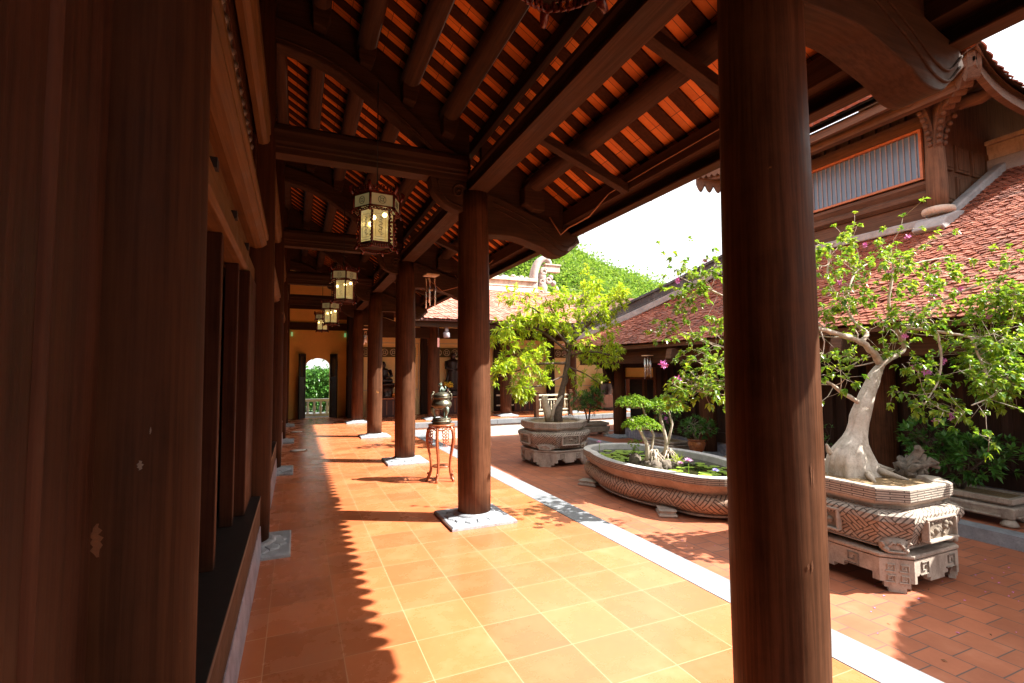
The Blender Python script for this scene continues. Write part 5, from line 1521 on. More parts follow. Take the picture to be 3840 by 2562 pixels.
def lantern(x, y, zb, label, rot=.12, cordtop=4.4):
    t = thing('palace_lantern', label, 'lantern', (x,y,zb), 'lit hexagonal hanging lanterns')
    def hexr(r_, z_, o_=0):
        if r_ > .19: r_ *= 1.10
        return [(x+r_*math.cos(o_+rot+math.pi*k/3), y+r_*math.sin(o_+rot+math.pi*k/3), zb+z_) for k in range(6)]
    b = MB(); b.tube([(x,y,zb+.56),(x,y,zb+.70)], .012, 6); b.tube([(x,y,zb+.70),(x,y,cordtop)], .006, 6); part(t, 'cord', b, MT['black'])
    b = MB(); b.loft([hexr(.155,.085),hexr(.155,.395)], cap=False); part(t, 'lower_panes', b, em_m)
    b = MB(); b.loft([hexr(.195,.41),hexr(.195,.53)], cap=False); part(t, 'upper_panes', b, em_u)
    b = MB()
    for r_, z0_, z1_ in ((.163,.075,.09),(.163,.39,.402),(.203,.402,.415),(.203,.525,.545)):
        A, B_ = hexr(r_,z0_), hexr(r_,z1_); b.loft([hexr(r_-.015,z0_),A,B_,hexr(r_-.015,z1_),hexr(r_-.015,z0_)], cap=False)
    for k in range(6):
        A, B_ = hexr(.160,.08)[k], hexr(.160,.40)[k]; b.tube([A,B_], .0125, 6)
        A, B_ = hexr(.200,.405)[k], hexr(.200,.54)[k]; b.tube([A,B_], .013, 6)
    part(t, 'frame', b, MT['lacq'])
    b = MB()       # carved corner strips, crown and skirt fretwork
    for k in range(6):
        p = Vector(hexr(.163,.08)[k]); c = Vector((x,y,p.z)); d = (p-c).normalized()
        for q in range(9): b.ball(p+Vector((0,0,.02+.035*q))+d*(.016+.010*math.sin(q*1.6)), .014, 5, 4)
        p = Vector(hexr(.20,.545)[k])
        b.tube([p, p+d*.03+Vector((0,0,.03)), p+d*.035+Vector((0,0,.065)), p+d*.015+Vector((0,0,.085))], [.022,.019,.015,.009], 6)
        p = Vector(hexr(.20,.405)[k]); b.tube([p, p+d*.018+Vector((0,0,-.03)), p+d*.006+Vector((0,0,-.05))], [.016,.013,.008], 5)
        p = Vector(hexr(.17,.07)[k]); b.tube([p, p+d*.02+Vector((0,0,-.03)), p+d*.038+Vector((0,0,-.05))], [.019,.016,.011], 5)
        for (r_, z_, n, amp, s_) in ((.20,.555,7,.042,1),(.195,.395,7,-.016,1),(.162,.068,7,-.028,1)):
            A, B_ = Vector(hexr(r_,z_)[k]), Vector(hexr(r_,z_)[(k+1)%6])
            for q in range(n):
                f = (q+.5)/n; c_ = A.lerp(B_, f)+Vector((0,0,amp*(.4+math.sin(f*math.pi)*.6)*.7))
                tg = (B_-A).normalized()
                b.tube([c_+tg*(.0145*math.cos(w_))+Vector((0,0,abs(amp)*.7*math.sin(w_))) for w_ in [j*math.pi/3 for j in range(7)]], .0058, 4, cap=False)
    part(t, 'fretwork', b, MT['lacq'])
    b = MB(); b.loft([hexr(.165,.078),hexr(.165,.068)], cap=True); part(t, 'bottom_tray', b, W['door'])
    b = MB()
    for k in range(6):
        A, B_ = Vector(hexr(.157,.0)[k]), Vector(hexr(.157,.0)[(k+1)%6]); n_v = (A+B_)/2-Vector((x,y,zb)); n_v.normalize(); tg = (B_-A).normalized()
        def PP(u_, z_): return (A+B_)/2+tg*u_+Vector((0,0,z_))+n_v*.003
        b.tube([PP(-.045,.13),PP(.045,.13),PP(.045,.35),PP(-.045,.35),PP(-.045,.13)], .0016, 4, smooth=False)
        pts = [PP(.03*math.sin(j*1.35)*(1-.02*j), .15+.0105*j) for j in range(18)]; b.tube(pts, .0020, 4)
        pts = [PP(.022*math.cos(j*2.1), .155+.011*j) for j in range(16)]; b.tube(pts, .0013, 4)
        b.tube([PP(-.055,.105),PP(.055,.105)], .002, 4)
        A2, B2 = Vector(hexr(.197,.0)[k]), Vector(hexr(.197,.0)[(k+1)%6])
        def P2(u_, z_): return (A2+B2)/2+tg*u_+Vector((0,0,z_))+n_v*.003
        for r_ in (.036,.015): b.tube([P2(r_*math.cos(j*math.pi/8), .47+r_*math.sin(j*math.pi/8)) for j in range(17)], .0024, 4, cap=False)
        for j in range(4): a_ = j*math.pi/2+.785; b.tube([P2(.015*math.cos(a_),.47+.015*math.sin(a_)),P2(.036*math.cos(a_),.47+.036*math.sin(a_))], .0024, 4)
    part(t, 'pane_drawing', b, draw_m)
    b = MB(); b.ball((x-.155,y-.035,zb+.325), .0001, 4, 3)
    b = MB(); b.ball((x-.045,y-.115,zb+.315), .022, 10, 7); b.ball((x+.055,y-.11,zb+.35), .022, 10, 7)
    b.ball((x-.045,y+.115,zb+.315), .022, 10, 7)
    part(t, 'bulb', b, em_b)
    return t
LXp = .69
ll = ['largest fully visible lit hexagonal lantern, hanging before the nearest tie beam',
      'second lit lantern down the gallery, in front of the second truss',
      'third lit lantern down the gallery, half overlapping the farthest one',
      'smallest lit lantern before the yellow end wall']
l0 = lantern(LXp, 4.83, 2.69, ll[0], rot=.10)
for k, r_ in zip((1,2,3), (.5,.25,.42)): dup(l0, (LXp+(.03 if k==2 else 0), 4.83+3.68*k, [2.69,2.66,2.62,2.75][k]), ll[k], rz=r_)
dup(l0, (.685, 1.20, 2.665), 'lantern cropped by the top edge of the picture, only its carved skirt showing', rz=.2)
dup(l0, (4.34, 17.0, 2.45), 'lit lantern of the far gallery left of the cross gallery column', rz=.2)

# ================================================================ wind chimes, lamp, floor covers
def chime(x, y, zt, L, label, plate=True, rz_=.1):
    t = thing('wind_chime', label, 'wind chime', (x,y,zt), 'tubular metal wind chimes')
    b = MB(); b.tube([(x,y,zt+.22),(x,y,zt)], .003, 4); b.tube([(x,y,zt),(x,y,zt-L*.95)], .002, 4); part(t, 'string', b, MT['black'])
    b = MB(); 
    m = Matrix.Rotation(rz_, 3, 'Z')
    b.obox((x,y,zt), (.20,.20,.022), m); part(t, 'top_plate', b, MT['chimew'], bev=.003)
    b = MB(); b.lathe((x,y,zt-L*.45), [(.03,0),(.03,.014)], 12); part(t, 'striker', b, MT['chimew'])
    for k in range(5):
        a = 2*math.pi*k/5+.3; b = MB(); b.tube([(x+.075*math.cos(a),y+.075*math.sin(a),zt-.05),(x+.075*math.cos(a),y+.075*math.sin(a),zt-L*(.78+.05*((k*2)%5)))], .012, 8)
        part(t, 'tube', b, MT['chime'])
    return t
chime(1.86, 7.35, 3.02, .52, 'silver tube wind chime hanging between the second and third sunlit columns')
chime(1.83, 14.6, 2.78, .45, 'small wind chime hanging by the farthest column of the row')
chime(7.74, 9.63, 1.90, .58, 'long pale wind chime under the eave of the right-hand hall', plate=False)
t = thing('eave_lamp', 'grey downlight under the far gallery eave', 'lamp', (4.25,14.85,2.75))
b = MB(); b.box((4.20,14.80,2.80),(4.30,14.90,2.93)); part(t, 'bracket', b, MT['glaz']); b = MB(); b.lathe((4.25,14.85,2.60), [(.08,0),(.10,.03),(.11,.14),(.08,.18),(.03,.2)], 14); part(t, 'housing', b, MT['glaz'])
t = thing('paper_tag', 'pinkish paper tag hanging beside the far gallery lantern', 'tag', (3.95,14.7,2.6))
b = MB(); b.tube([(3.95,14.7,3.1),(3.95,14.7,2.58)], .003, 4); part(t, 'string', b, MT['black']); b = MB(); b.box((3.92,14.695,2.30),(3.98,14.702,2.58)); part(t, 'card', b, plain('faded_red_card', (.30,.11,.09), .7))
for (x_,y_,l_) in ((.065,10.85,'nearer round white floor cover beside the left wall columns'),(.035,14.28,'farther round white floor cover beside the left wall columns')):
    t = thing('floor_cover', l_, 'floor cover', (x_,y_,0))
    b = MB(); b.lathe((x_,y_,0), [(.165,.001),(.165,.008),(.13,.010)], 32); part(t, 'ring', b, MT['terracotta'])
    b = MB(); b.lathe((x_,y_,0), [(.135,.0105),(.135,.018),(.11,.020)], 32); part(t, 'disc', b, MT['disc'])
for (x_,l_) in ((-.16,'small green exit light at the left of the yellow end wall'),(1.56,'small green exit light at the right of the yellow end wall')):
    b = MB(); b.box((x_-.03,18.36,2.80),(x_+.03,18.41,2.94)); m_, nt_, bs_ = new_mat('green_exit_glow'); bs_.inputs['Emission Color'].default_value = (.25,.9,.3,1); bs_.inputs['Emission Strength'].default_value = .10
    solo('exit_light', l_, 'exit light', b, m_)

# ================================================================ trees and plants
class Leaves:
    def __init__(s, seed): s.v = []; s.f = []; s.r = random.Random(seed)
    def leaf(s, p, d, L, wd, droop=.25):
        r = s.r
        d = Vector(d).normalized()
        sd = d.cross(Vector((r.uniform(-.4,.4), r.uniform(-.4,.4), 1)))
        if sd.length < 1e-3: sd = Vector((1,0,0))
        sd.normalize()
        mid = p + d*L*.5 + Vector((0,0,-droop*L*.12)); tip = p + d*L + Vector((0,0,-droop*L*.5))
        up = sd.cross(d).normalized()*wd*.18
        b = len(s.v)
        s.v += [tuple(p), tuple(mid + sd*wd*.5 + up), tuple(tip), tuple(mid - sd*wd*.5 + up), tuple(mid)]
        s.f += [(b, b+4, b+2, b+1), (b, b+3, b+2, b+4)]
    def whorl(s, p, d, n, L, wd, droop=.4):
        r = s.r; d = Vector(d).normalized()
        a = d.orthogonal().normalized(); c = d.cross(a)
        o = r.uniform(0,6.28)
        for k in range(n):
            t = o + 2.4*k
            e = r.uniform(.25,1.3)
            q = (d*math.cos(e) + (a*math.cos(t)+c*math.sin(t))*math.sin(e))
            s.leaf(p + d*r.uniform(-.02,.02), q, L*r.uniform(.65,1.15), wd*r.uniform(.8,1.2), droop)
    def mb(s): m = MB(); m.add(s.v, s.f); return m
def rdir(r, up=0.0):
    while True:
        v = Vector((r.uniform(-1,1), r.uniform(-1,1), r.uniform(-1,1)))
        if .05 < v.length < 1: break
    v.normalize(); v.z += up; return v.normalized()
def interp(pts, t):
    t = t*(len(pts)-1); i = min(int(t), len(pts)-2); f = t-i
    return Vector(pts[i]).lerp(Vector(pts[i+1]), f), (Vector(pts[i+1])-Vector(pts[i])).normalized()
def grow(t, branches, lv, wood, seed, ntw, twl, nleaf, L, wd, up=.25, bark=None, start=.3, droop=.4, sub=2, keep=None, name='limb'):
    r = random.Random(seed); tw = MB()
    for k, (rad, pts) in branches.items():
        P = [Vector(p) for p in pts]
        if len(P) > 2:
            sm = []
            for i in range(len(P)-1):
                p0 = P[max(i-1,0)]; p1 = P[i]; p2 = P[i+1]; p3 = P[min(i+2,len(P)-1)]
                for q in range(4):
                    u = q/4
                    sm.append(.5*((2*p1)+(-p0+p2)*u+(2*p0-5*p1+4*p2-p3)*u*u+(-p0+3*p1-3*p2+p3)*u**3) + rdir(r)*rad[0]*.16)
            sm.append(P[-1]); P = sm
        mb = MB(); rr = [(rad[0]+(rad[1]-rad[0])*(i/(len(P)-1)))*(1+.12*math.sin(i*2.3)) for i in range(len(P))]
        mb.tube(P, rr, 12 if rad[0] > .05 else 8)
        if k.startswith('trunk') or k.startswith('t'): part(t, 'trunk', mb, bark); 
        else: part(t, name, mb, bark)
        if k.startswith('trunk'): continue
        n = int(ntw * max(.5, sum((P[i+1]-P[i]).length for i in range(len(P)-1))))
        for _ in range(n):
            u = start + (1-start)*r.random()**.8
            p, d = interp(P, u)
            dd = (d*.5 + rdir(r, up)*1.0).normalized(); q = [p]; ln = twl*r.uniform(.5,1.2)
            for _s in range(3):
                dd = (dd + rdir(r, up*.5)*.45).normalized(); q.append(q[-1]+dd*ln/3)
            tw.tube(q, [max(.0035, rad[1]*.45), .0018], 4)
            ends = [(q[-1], dd), (q[-2], dd)]
            for _b in range(sub):
                p2, d2 = interp(q, r.uniform(.4,1)); d3 = (d2*.4+rdir(r, up)).normalized(); e2 = p2 + d3*ln*r.uniform(.3,.6)
                tw.tube([p2, (p2+e2)/2 + rdir(r)*.01, e2], [.003,.0016], 3); ends.append((e2, d3))
            for e, de in ends:
                if keep and not keep(e, r): continue
                lv.whorl(e, de, nleaf, L, wd, droop)
    part(t, 'twigs', tw, bark)
BR_YELLOW={'trunk': ((0.085, 0.05), [(5.5, 10.1, 0.41), (5.65, 10.1, 1.06), (5.77, 10.1, 1.56), (5.84, 10.1, 2.02)]), 'a': ((0.035, 0.012), [(5.84, 10.1, 1.97), (5.16, 10.0, 2.41), (4.53, 9.8, 2.57), (4.02, 9.7, 2.45)]), 'b': ((0.03, 0.01), [(5.77, 10.1, 1.72), (4.99, 9.9, 1.71), (4.41, 9.8, 1.57), (3.87, 9.6, 1.44)]), 'c': ((0.035, 0.012), [(5.84, 10.1, 2.07), (5.56, 10.2, 2.79), (5.38, 10.4, 3.32)]), 'd': ((0.035, 0.012), [(5.85, 10.1, 2.02), (6.21, 10.3, 2.72), (6.46, 10.5, 3.29), (6.6, 10.6, 3.69)]), 'e': ((0.035, 0.012), [(5.88, 10.1, 2.17), (6.45, 10.0, 2.75), (6.75, 9.8, 3.1), (6.98, 9.6, 3.3)]), 'f': ((0.028, 0.01), [(5.84, 10.1, 1.92), (6.37, 9.9, 1.99), (6.78, 9.8, 1.91), (7.11, 9.7, 1.81)]), 'g': ((0.022, 0.008), [(5.77, 10.1, 1.66), (6.18, 9.9, 1.46), (6.5, 9.8, 1.23)]), 'h': ((0.03, 0.01), [(5.84, 10.1, 2.02), (5.53, 10.5, 2.19), (5.21, 10.9, 2.42), (4.77, 11.1, 2.1)]), 'i': ((0.03, 0.01), [(5.85, 10.1, 2.12), (4.85, 9.6, 2.8), (4.2, 9.3, 3.01)]), 'j': ((0.03, 0.01), [(5.88, 10.1, 2.17), (6.63, 10.6, 2.43), (7.42, 11.0, 2.59)]), 'k': ((0.02, 0.01), [(5.75, 10.1, 1.46), (4.93, 9.8, 1.23), (4.32, 9.6, 1.2)])}
BR_BOUG={'trunk': ((0.17, 0.075), [(5.74, 3.6, 0.42), (5.7, 3.6, 0.61), (5.81, 3.6, 0.85), (5.93, 3.6, 1.08), (6.07, 3.6, 1.33), (6.17, 3.6, 1.5)]), 'r1': ((0.05, 0.022), [(6.17, 3.6, 1.5), (6.25, 3.6, 1.58), (6.14, 3.6, 1.73), (5.92, 3.6, 1.85), (5.5, 3.6, 1.94), (5.29, 3.65, 1.99)]), 'r2': ((0.03, 0.012), [(5.92, 3.6, 1.85), (6.04, 3.6, 1.96), (5.98, 3.7, 2.09), (5.99, 3.8, 2.31)]), 'r3': ((0.035, 0.015), [(6.18, 3.6, 1.53), (6.29, 3.55, 1.63), (6.55, 3.5, 1.78), (6.48, 3.5, 1.93), (6.6, 3.4, 2.08)]), 'r4': ((0.022, 0.01), [(6.55, 3.5, 1.78), (6.42, 3.4, 1.99), (6.41, 3.1, 1.95), (6.64, 2.9, 1.87), (6.76, 2.7, 1.75)]), 'r5': ((0.03, 0.015), [(5.94, 3.6, 1.13), (5.68, 3.65, 1.26), (5.5, 3.7, 1.39)]), 'r6': ((0.018, 0.008), [(6.6, 3.4, 2.08), (6.86, 3.3, 2.29), (6.94, 3.0, 2.45), (7.1, 2.8, 2.52)]), 'r7': ((0.018, 0.008), [(5.99, 3.8, 2.31), (5.85, 3.9, 2.63), (6.11, 4.0, 3.11)]), 'r8': ((0.02, 0.008), [(6.48, 3.5, 1.93), (6.3, 3.5, 2.28), (6.42, 3.5, 2.7), (6.37, 3.5, 3.01)]), 'r9': ((0.012, 0.006), [(6.42, 3.5, 2.7), (6.85, 3.4, 2.82), (7.19, 3.3, 2.88)]), 'r10': ((0.015, 0.006), [(6.41, 3.1, 1.95), (6.47, 3.1, 1.67), (6.36, 3.1, 1.38), (6.09, 3.1, 1.16)]), 'r11': ((0.015, 0.006), [(6.64, 2.9, 1.87), (6.63, 2.8, 1.52), (6.61, 2.7, 1.3), (6.11, 2.7, 1.18)]), 'r12': ((0.015, 0.006), [(5.99, 3.8, 2.31), (6.35, 3.9, 2.72), (7.05, 4.1, 2.98)]), 'l1': ((0.022, 0.008), [(5.29, 3.65, 1.99), (4.8, 3.8, 2.06), (4.46, 3.95, 2.26), (4.24, 4.1, 2.41), (4.02, 4.2, 2.51)]), 'l2': ((0.015, 0.006), [(5.5, 3.7, 1.39), (4.91, 3.8, 1.54), (4.42, 3.95, 1.45), (3.97, 4.0, 1.32), (3.78, 4.05, 1.36)]), 'l3': ((0.015, 0.006), [(4.8, 3.8, 2.06), (4.43, 3.95, 1.78), (4.21, 4.1, 1.83), (3.82, 4.2, 1.97)])}
BR_POND={'t1': ((0.05, 0.02), [(5.02, 6.3, 0.13), (5.01, 6.3, 0.4), (4.82, 6.25, 0.65), (4.66, 6.2, 0.8)]), 't1b': ((0.03, 0.015), [(5.09, 6.35, 0.12), (5.23, 6.4, 0.51), (5.05, 6.4, 0.86), (5.03, 6.45, 1.06)]), 't2': ((0.05, 0.022), [(5.36, 6.3, 0.14), (5.4, 6.3, 0.44), (5.32, 6.35, 0.78), (5.33, 6.4, 1.02)]), 't2b': ((0.03, 0.012), [(5.4, 6.3, 0.38), (5.5, 6.3, 0.68), (5.38, 6.25, 1.0)])}
def stump(t, name, pts, rad, mat):
    mb = MB(); mb.tube(pts, rad, 12); part(t, name, mb, mat)

# yellow-green tree in the octagonal planter
ty = thing('potted_tree', 'bright yellow-green leafy tree leaning in the octagonal planter', 'tree', (5.45,10.15,.36))
lvY = Leaves(1)
grow(ty, {k: v for k, v in BR_YELLOW.items() if k not in ('j','h')}, lvY, None, 5, 7, .36, 9, .135, .046, up=.22, bark=MT['barkd'], start=.2, droop=.5, sub=3)
ry_ = random.Random(19)
for x_, z_, r_, n_ in ((4.45,2.44,.36,46),(4.22,1.75,.30,34),(4.97,2.05,.36,40),(5.05,2.75,.34,36),(5.75,2.75,.42,52),(5.62,3.28,.30,34),(6.35,3.0,.40,52),(6.95,3.12,.34,44),(6.75,2.5,.34,36),(6.0,2.3,.36,34),(5.35,1.62,.28,24),(6.30,1.95,.26,20),(4.62,1.32,.30,26),(7.08,2.0,.22,16),(6.55,1.35,.20,14),(7.25,3.42,.22,22),(6.42,3.55,.28,28),(4.15,2.2,.24,18)):
    yc = 10.0+ry_.uniform(-.35,.35)
    for _ in range(n_):
        d = rdir(ry_, .1); p = Vector((x_+d.x*r_, yc+d.y*r_*1.3, z_+d.z*r_*.72) if False else (x_, yc, z_))+Vector((d.x*r_, d.y*r_*1.3, d.z*r_*.72))*ry_.random()**.45
        lvY.whorl(p, d+Vector((0,0,.4)), 8, .13, .044, .5)
part(ty, 'foliage', lvY.mb(), MT['leafY'])
stump(ty, 'root_flare', [(5.5,10.1,.34),(5.53,10.1,.52),(5.57,10.1,.75)], [.15,.10,.085], MT['barkd'])
stump(ty, 'cut_stump', [(5.36,10.15,.36),(5.30,10.15,.6),(5.22,10.18,.86),(5.25,10.2,.98)], [.12,.10,.08,.07], MT['bark'])
stump(ty, 'cut_stump', [(5.30,10.05,.40),(5.42,10.05,.75),(5.62,10.05,.98)], [.05,.04,.03], MT['bark'])

# white-trunked flowering bonsai
tb = thing('flowering_bonsai', 'flowering bonsai with swollen pale trunk, sparse glossy leaves and pink blossoms', 'tree', (5.75,3.6,.40))
lvB = Leaves(2)
BR_B2 = {k: v for k, v in BR_BOUG.items() if k != 'trunk'}
MT['barkp'] = stone('pale_fluted_bark', (.40,.34,.27), (.68,.61,.53), .85, 7, .8, dirt=(.20,.15,.11))
grow(tb, BR_B2, lvB, None, 9, 8, .40, 7, .062, .046, up=.12, bark=MT['bark'], start=.10, droop=.8, sub=3)
# swollen fluted trunk
b = MB(); rings = []
TR = [(5.68,3.60,.36,.30),(5.68,3.60,.40,.285),(5.66,3.60,.45,.265),(5.645,3.60,.51,.245),(5.635,3.60,.58,.222),(5.645,3.6,.65,.192),(5.68,3.6,.72,.155),(5.73,3.6,.79,.126),(5.775,3.6,.86,.110),(5.81,3.6,.94,.103),(5.84,3.6,1.02,.106),(5.88,3.6,1.09,.100),(5.93,3.6,1.17,.092),(6.00,3.6,1.28,.086),(6.08,3.6,1.38,.080),(6.15,3.6,1.49,.070),(6.19,3.6,1.57,.03)]
for cx_, cy_, z_, r_ in TR:
    fl = min(1, r_/.2)
    rings.append([(cx_+r_*(1+fl*(.085*math.sin(7*a+z_*2.2)+.045*math.sin(13*a-z_*5))+.03*math.sin(3*a+z_*9))*math.cos(a), cy_+r_*.92*(1+fl*.07*math.sin(6*a+1+z_)+.03*math.sin(4*a+z_*11))*math.sin(a), z_) for a in [2*math.pi*k/56 for k in range(56)]])
b.loft(rings, True); part(tb, 'trunk', b, MT['barkp'])
for (pts, rd) in (([(5.85,3.55,.50),(5.98,3.46,.44),(6.14,3.38,.40)],[.045,.035,.015]), ([(5.6,3.42,.46),(5.50,3.32,.42),(5.42,3.22,.39)],[.04,.03,.012]), ([(5.74,3.38,.46),(5.80,3.27,.42),(5.85,3.15,.39)],[.04,.03,.012]), ([(5.52,3.65,.55),(5.42,3.69,.64),(5.37,3.68,.72)],[.045,.03,.012])):
    b = MB(); b.tube(pts, rd, 10); part(tb, 'surface_root', b, MT['bark'])
# dense right-hand masses of foliage
rb = random.Random(77)
def blob(lv, c, rx, ry, rz_, n, nl, L, wd, droop, tw=None, src=None):
    for _ in range(n):
        d = rdir(rb); k = rb.random()**.4
        p = Vector(c) + Vector((d.x*rx, d.y*ry, d.z*rz_))*k
        lv.whorl(p, Vector((d.x, d.y, d.z*.4+.3)), nl, L, wd, droop)
        if tw is not None and rb.random() < .5:
            s_ = Vector(c) + (p-Vector(c))*.25 + rdir(rb)*.05
            tw.tube([s_, (s_+p)/2+rdir(rb)*.03, p], [.004,.0018], 3)
twb = MB()
BLB = [((7.00,2.95,1.80),.42,.35,.36,90),((7.15,2.85,2.30),.36,.3,.24,60),((6.75,2.75,1.45),.36,.3,.22,52),((7.3,2.9,1.35),.32,.3,.3,52),
 ((6.55,3.0,2.55),.36,.3,.14,26),((6.05,3.3,2.72),.46,.3,.16,40),((5.45,3.9,2.95),.34,.3,.14,46),((5.75,3.7,2.45),.40,.3,.22,36),((6.35,3.2,2.15),.42,.3,.25,40),
 ((5.5,3.75,2.2),.32,.3,.2,24),((6.45,3.2,1.35),.24,.22,.13,18),((6.2,3.1,1.18),.22,.18,.12,16),((6.6,3.1,1.08),.26,.2,.13,24),((6.15,3.25,1.62),.22,.2,.10,16),
 ((3.84,4.15,2.35),.30,.25,.18,26),((4.05,4.0,2.55),.22,.2,.22,18),((3.62,4.2,1.98),.22,.2,.14,18),((3.96,4.05,1.38),.36,.3,.22,44),((3.72,4.1,1.26),.22,.2,.14,22),((4.2,3.95,1.62),.25,.2,.2,18),((5.3,3.7,1.42),.16,.15,.10,9),((5.55,3.6,1.70),.2,.2,.10,10)]
for c, rx, ry, rz_, n in BLB: blob(lvB, c, rx, ry, rz_, int(n*(2.1 if c[0] > 6.7 else 1.1)), 6, .064, .048, .8, twb)
part(tb, 'fine_twigs', twb, MT['bark'])
part(tb, 'foliage', lvB.mb(), MT['leafB'])
def bloom(t, p, s=1.0):
    b = MB()
    for k in range(9):
        q = Vector(p)+rdir(rb)*.022*s
        d = rdir(rb, .2); o = d.orthogonal().normalized(); c = d.cross(o)
        for j in range(4):
            a = j*math.pi/2; e = (o*math.cos(a)+c*math.sin(a)+d*.5).normalized(); f = (o*math.cos(a+.8)+c*math.sin(a+.8)+d*.4).normalized()
            b.add([q, q+e*.024*s, q+(e+f)*.018*s, q+f*.022*s], [(0,1,2,3)])
    part(t, 'blossom', b, MT['flower'])
for p, s_ in (((6.25,3.25,1.55),1),((6.38,3.2,1.5),1.1),((6.62,3.12,1.02),1.1),((6.30,3.1,.98),.8),((6.5,3.1,1.62),.9),((3.50,4.1,1.60),1.2),((3.62,4.05,1.45),1.2),((6.0,3.3,2.6),.9),((5.9,3.5,2.95),.8),((6.4,3.1,2.35),.8),((6.7,3.0,2.42),.8),((7.0,2.8,2.38),.9),((5.75,3.7,2.55),.7),((6.9,2.85,2.1),.8),((6.15,3.2,3.0),.8),((3.72,4.1,2.5),.9),((4.0,4.0,2.72),.8),((6.2,3.3,1.9),.8)):
    bloom(tb, p, s_)
# gnarled dark root beside the trunk
b = MB(); r8 = random.Random(5)
for k in range(12):
    a = (6.02+r8.uniform(-.05,.05), 3.25+r8.uniform(-.1,.1), .40); c_ = (6.10+r8.uniform(-.12,.16), 3.25+r8.uniform(-.1,.1), .50+r8.uniform(0,.09))
    e_ = (6.2+r8.uniform(-.16,.12), 3.2+r8.uniform(-.12,.12), .42+r8.uniform(0,.14)); b.tube([a,c_,e_], [.045,.035,.018], 8)
b.tube([(6.18,3.2,.40),(6.17,3.2,.52),(6.22,3.2,.62)], [.05,.045,.035], 9); b.tube([(6.0,3.25,.42),(6.1,3.25,.55),(6.2,3.22,.66),(6.16,3.22,.70)], [.05,.05,.045,.03], 9)
solo('driftwood_root', 'gnarled black-brown root stump beside the pale bonsai trunk in the big planter', 'root', b, MT['rock'], (6.1,3.22,.40))

# penjing trees on a rock in the basin
rk = thing('pond_rock', 'rooty rock islet in the lily basin with ferny clumps', 'rock', (5.25,6.35,-.1))
b = MB(); rb = random.Random(4)
for k in range(16):
    x_, y_ = 5.25+rb.uniform(-.30,.28), 6.32+rb.uniform(-.2,.2); s0 = len(b.v); b.ball((x_,y_,.05+rb.uniform(0,.04)), rb.uniform(.05,.11), 11, 8, rb.uniform(.8,1.3), 1, rb.uniform(.7,1.2))
    b.v[s0:] = [tuple(np.array(p_)*1.0 + np.array([.018*math.sin(p_[1]*61+p_[2]*37), .018*math.sin(p_[0]*57+p_[2]*43), .02*math.sin(p_[0]*71+p_[1]*53)])) for p_ in b.v[s0:]]
b.ball((4.93,6.5,.12), .12, 10, 8, .8, .9, 1.15)
part(rk, 'rock', b, MT['rock'])
b = MB()
for k in range(90):
    a = rb.uniform(0,6.28); c0 = (5.15,6.3) if k % 2 else (5.42,6.3)
    p0 = Vector((c0[0]+.04*math.cos(a), c0[1]+.04*math.sin(a), .20+rb.uniform(0,.12))); r_ = rb.uniform(.10,.24)
    p1 = Vector((c0[0]+r_*.6*math.cos(a), c0[1]+r_*.6*math.sin(a), .17+rb.uniform(-.02,.05))); p2 = Vector((c0[0]+r_*math.cos(a), c0[1]+r_*math.sin(a), .05))
    b.tube([p0,p1,p2], [.014,.010,.005], 5)
part(rk, 'aerial_roots', b, MT['bark'])
lo = Leaves(31)
for k in range(30):
    a = rb.uniform(0,6.28); e = rb.uniform(.4,1.35)
    lo.leaf(Vector((5.44,6.12,.12))+Vector((rb.uniform(-.04,.04),rb.uniform(-.04,.04),0)), Vector((math.cos(a)*math.cos(e),math.sin(a)*math.cos(e),math.sin(e))), rb.uniform(.14,.26), .018, .5)
part(rk, 'strap_leaf_tuft', lo.mb(), MT['orchid'])
lo = Leaves(32)
for k in range(24): lo.whorl(Vector((4.98+rb.uniform(-.12,.12), 6.5+rb.uniform(-.1,.1), .26+rb.uniform(-.02,.16))), Vector((0,0,1)), 7, .05, .022, .7)
part(rk, 'fern_clump', lo.mb(), MT['leafP'])
def penjing(name, label, keys, pads_, seed):
    t = thing('pad_bonsai', label, 'bonsai', (5.2,6.3,.1), 'two cloud-pruned bonsai on the basin rock')
    r = random.Random(seed); tw = MB()
    for k in keys:
        rad, pts = BR_POND[k]; b = MB(); P = [Vector(p)+rdir(r)*.012 for p in pts]; b.tube(P, [rad[0]*.7, rad[1]*.8], 8); part(t, 'trunk', b, MT['bark'])
        P2 = [p+Vector((.03,.02,0)) for p in P[:3]]; b = MB(); b.tube(P2, [rad[0]*.6, rad[1]*.7], 6); part(t, 'trunk', b, MT['bark'])
    for (cx_, cy_, cz_, rx, ry, rz_, ax, ay, az) in pads_:
        lv = Leaves(seed+int(cx_*10)); 
        for _ in range(520):
            a = r.uniform(0,6.283); k = math.sqrt(r.random()); h = math.sqrt(max(0,1-k*k))
            p = Vector((cx_+rx*k*math.cos(a), cy_+ry*k*math.sin(a), cz_+rz_*h*r.uniform(.55,1.05)*(.82+.3*math.sin(a*3+cx_*9)*k) - .04*k))
            lv.whorl(p, Vector((math.cos(a)*k,math.sin(a)*k,.8)), 5, .046, .024, .9)
        for _ in range(34):
            a = r.uniform(0,6.283); k = r.uniform(.3,.95); e = Vector((cx_+rx*k*math.cos(a), cy_+ry*k*math.sin(a), cz_+rz_*.45*(1-k*.5)))
            s_ = Vector((ax,ay,az)); m_ = s_.lerp(e,.5)+Vector((0,0,-.03))+rdir(r)*.02
            tw.tube([s_, m_, e], [.007,.0025], 4)
        part(t, 'foliage_pad', lv.mb(), MT['leafP'])
    part(t, 'twigs', tw, MT['bark'])
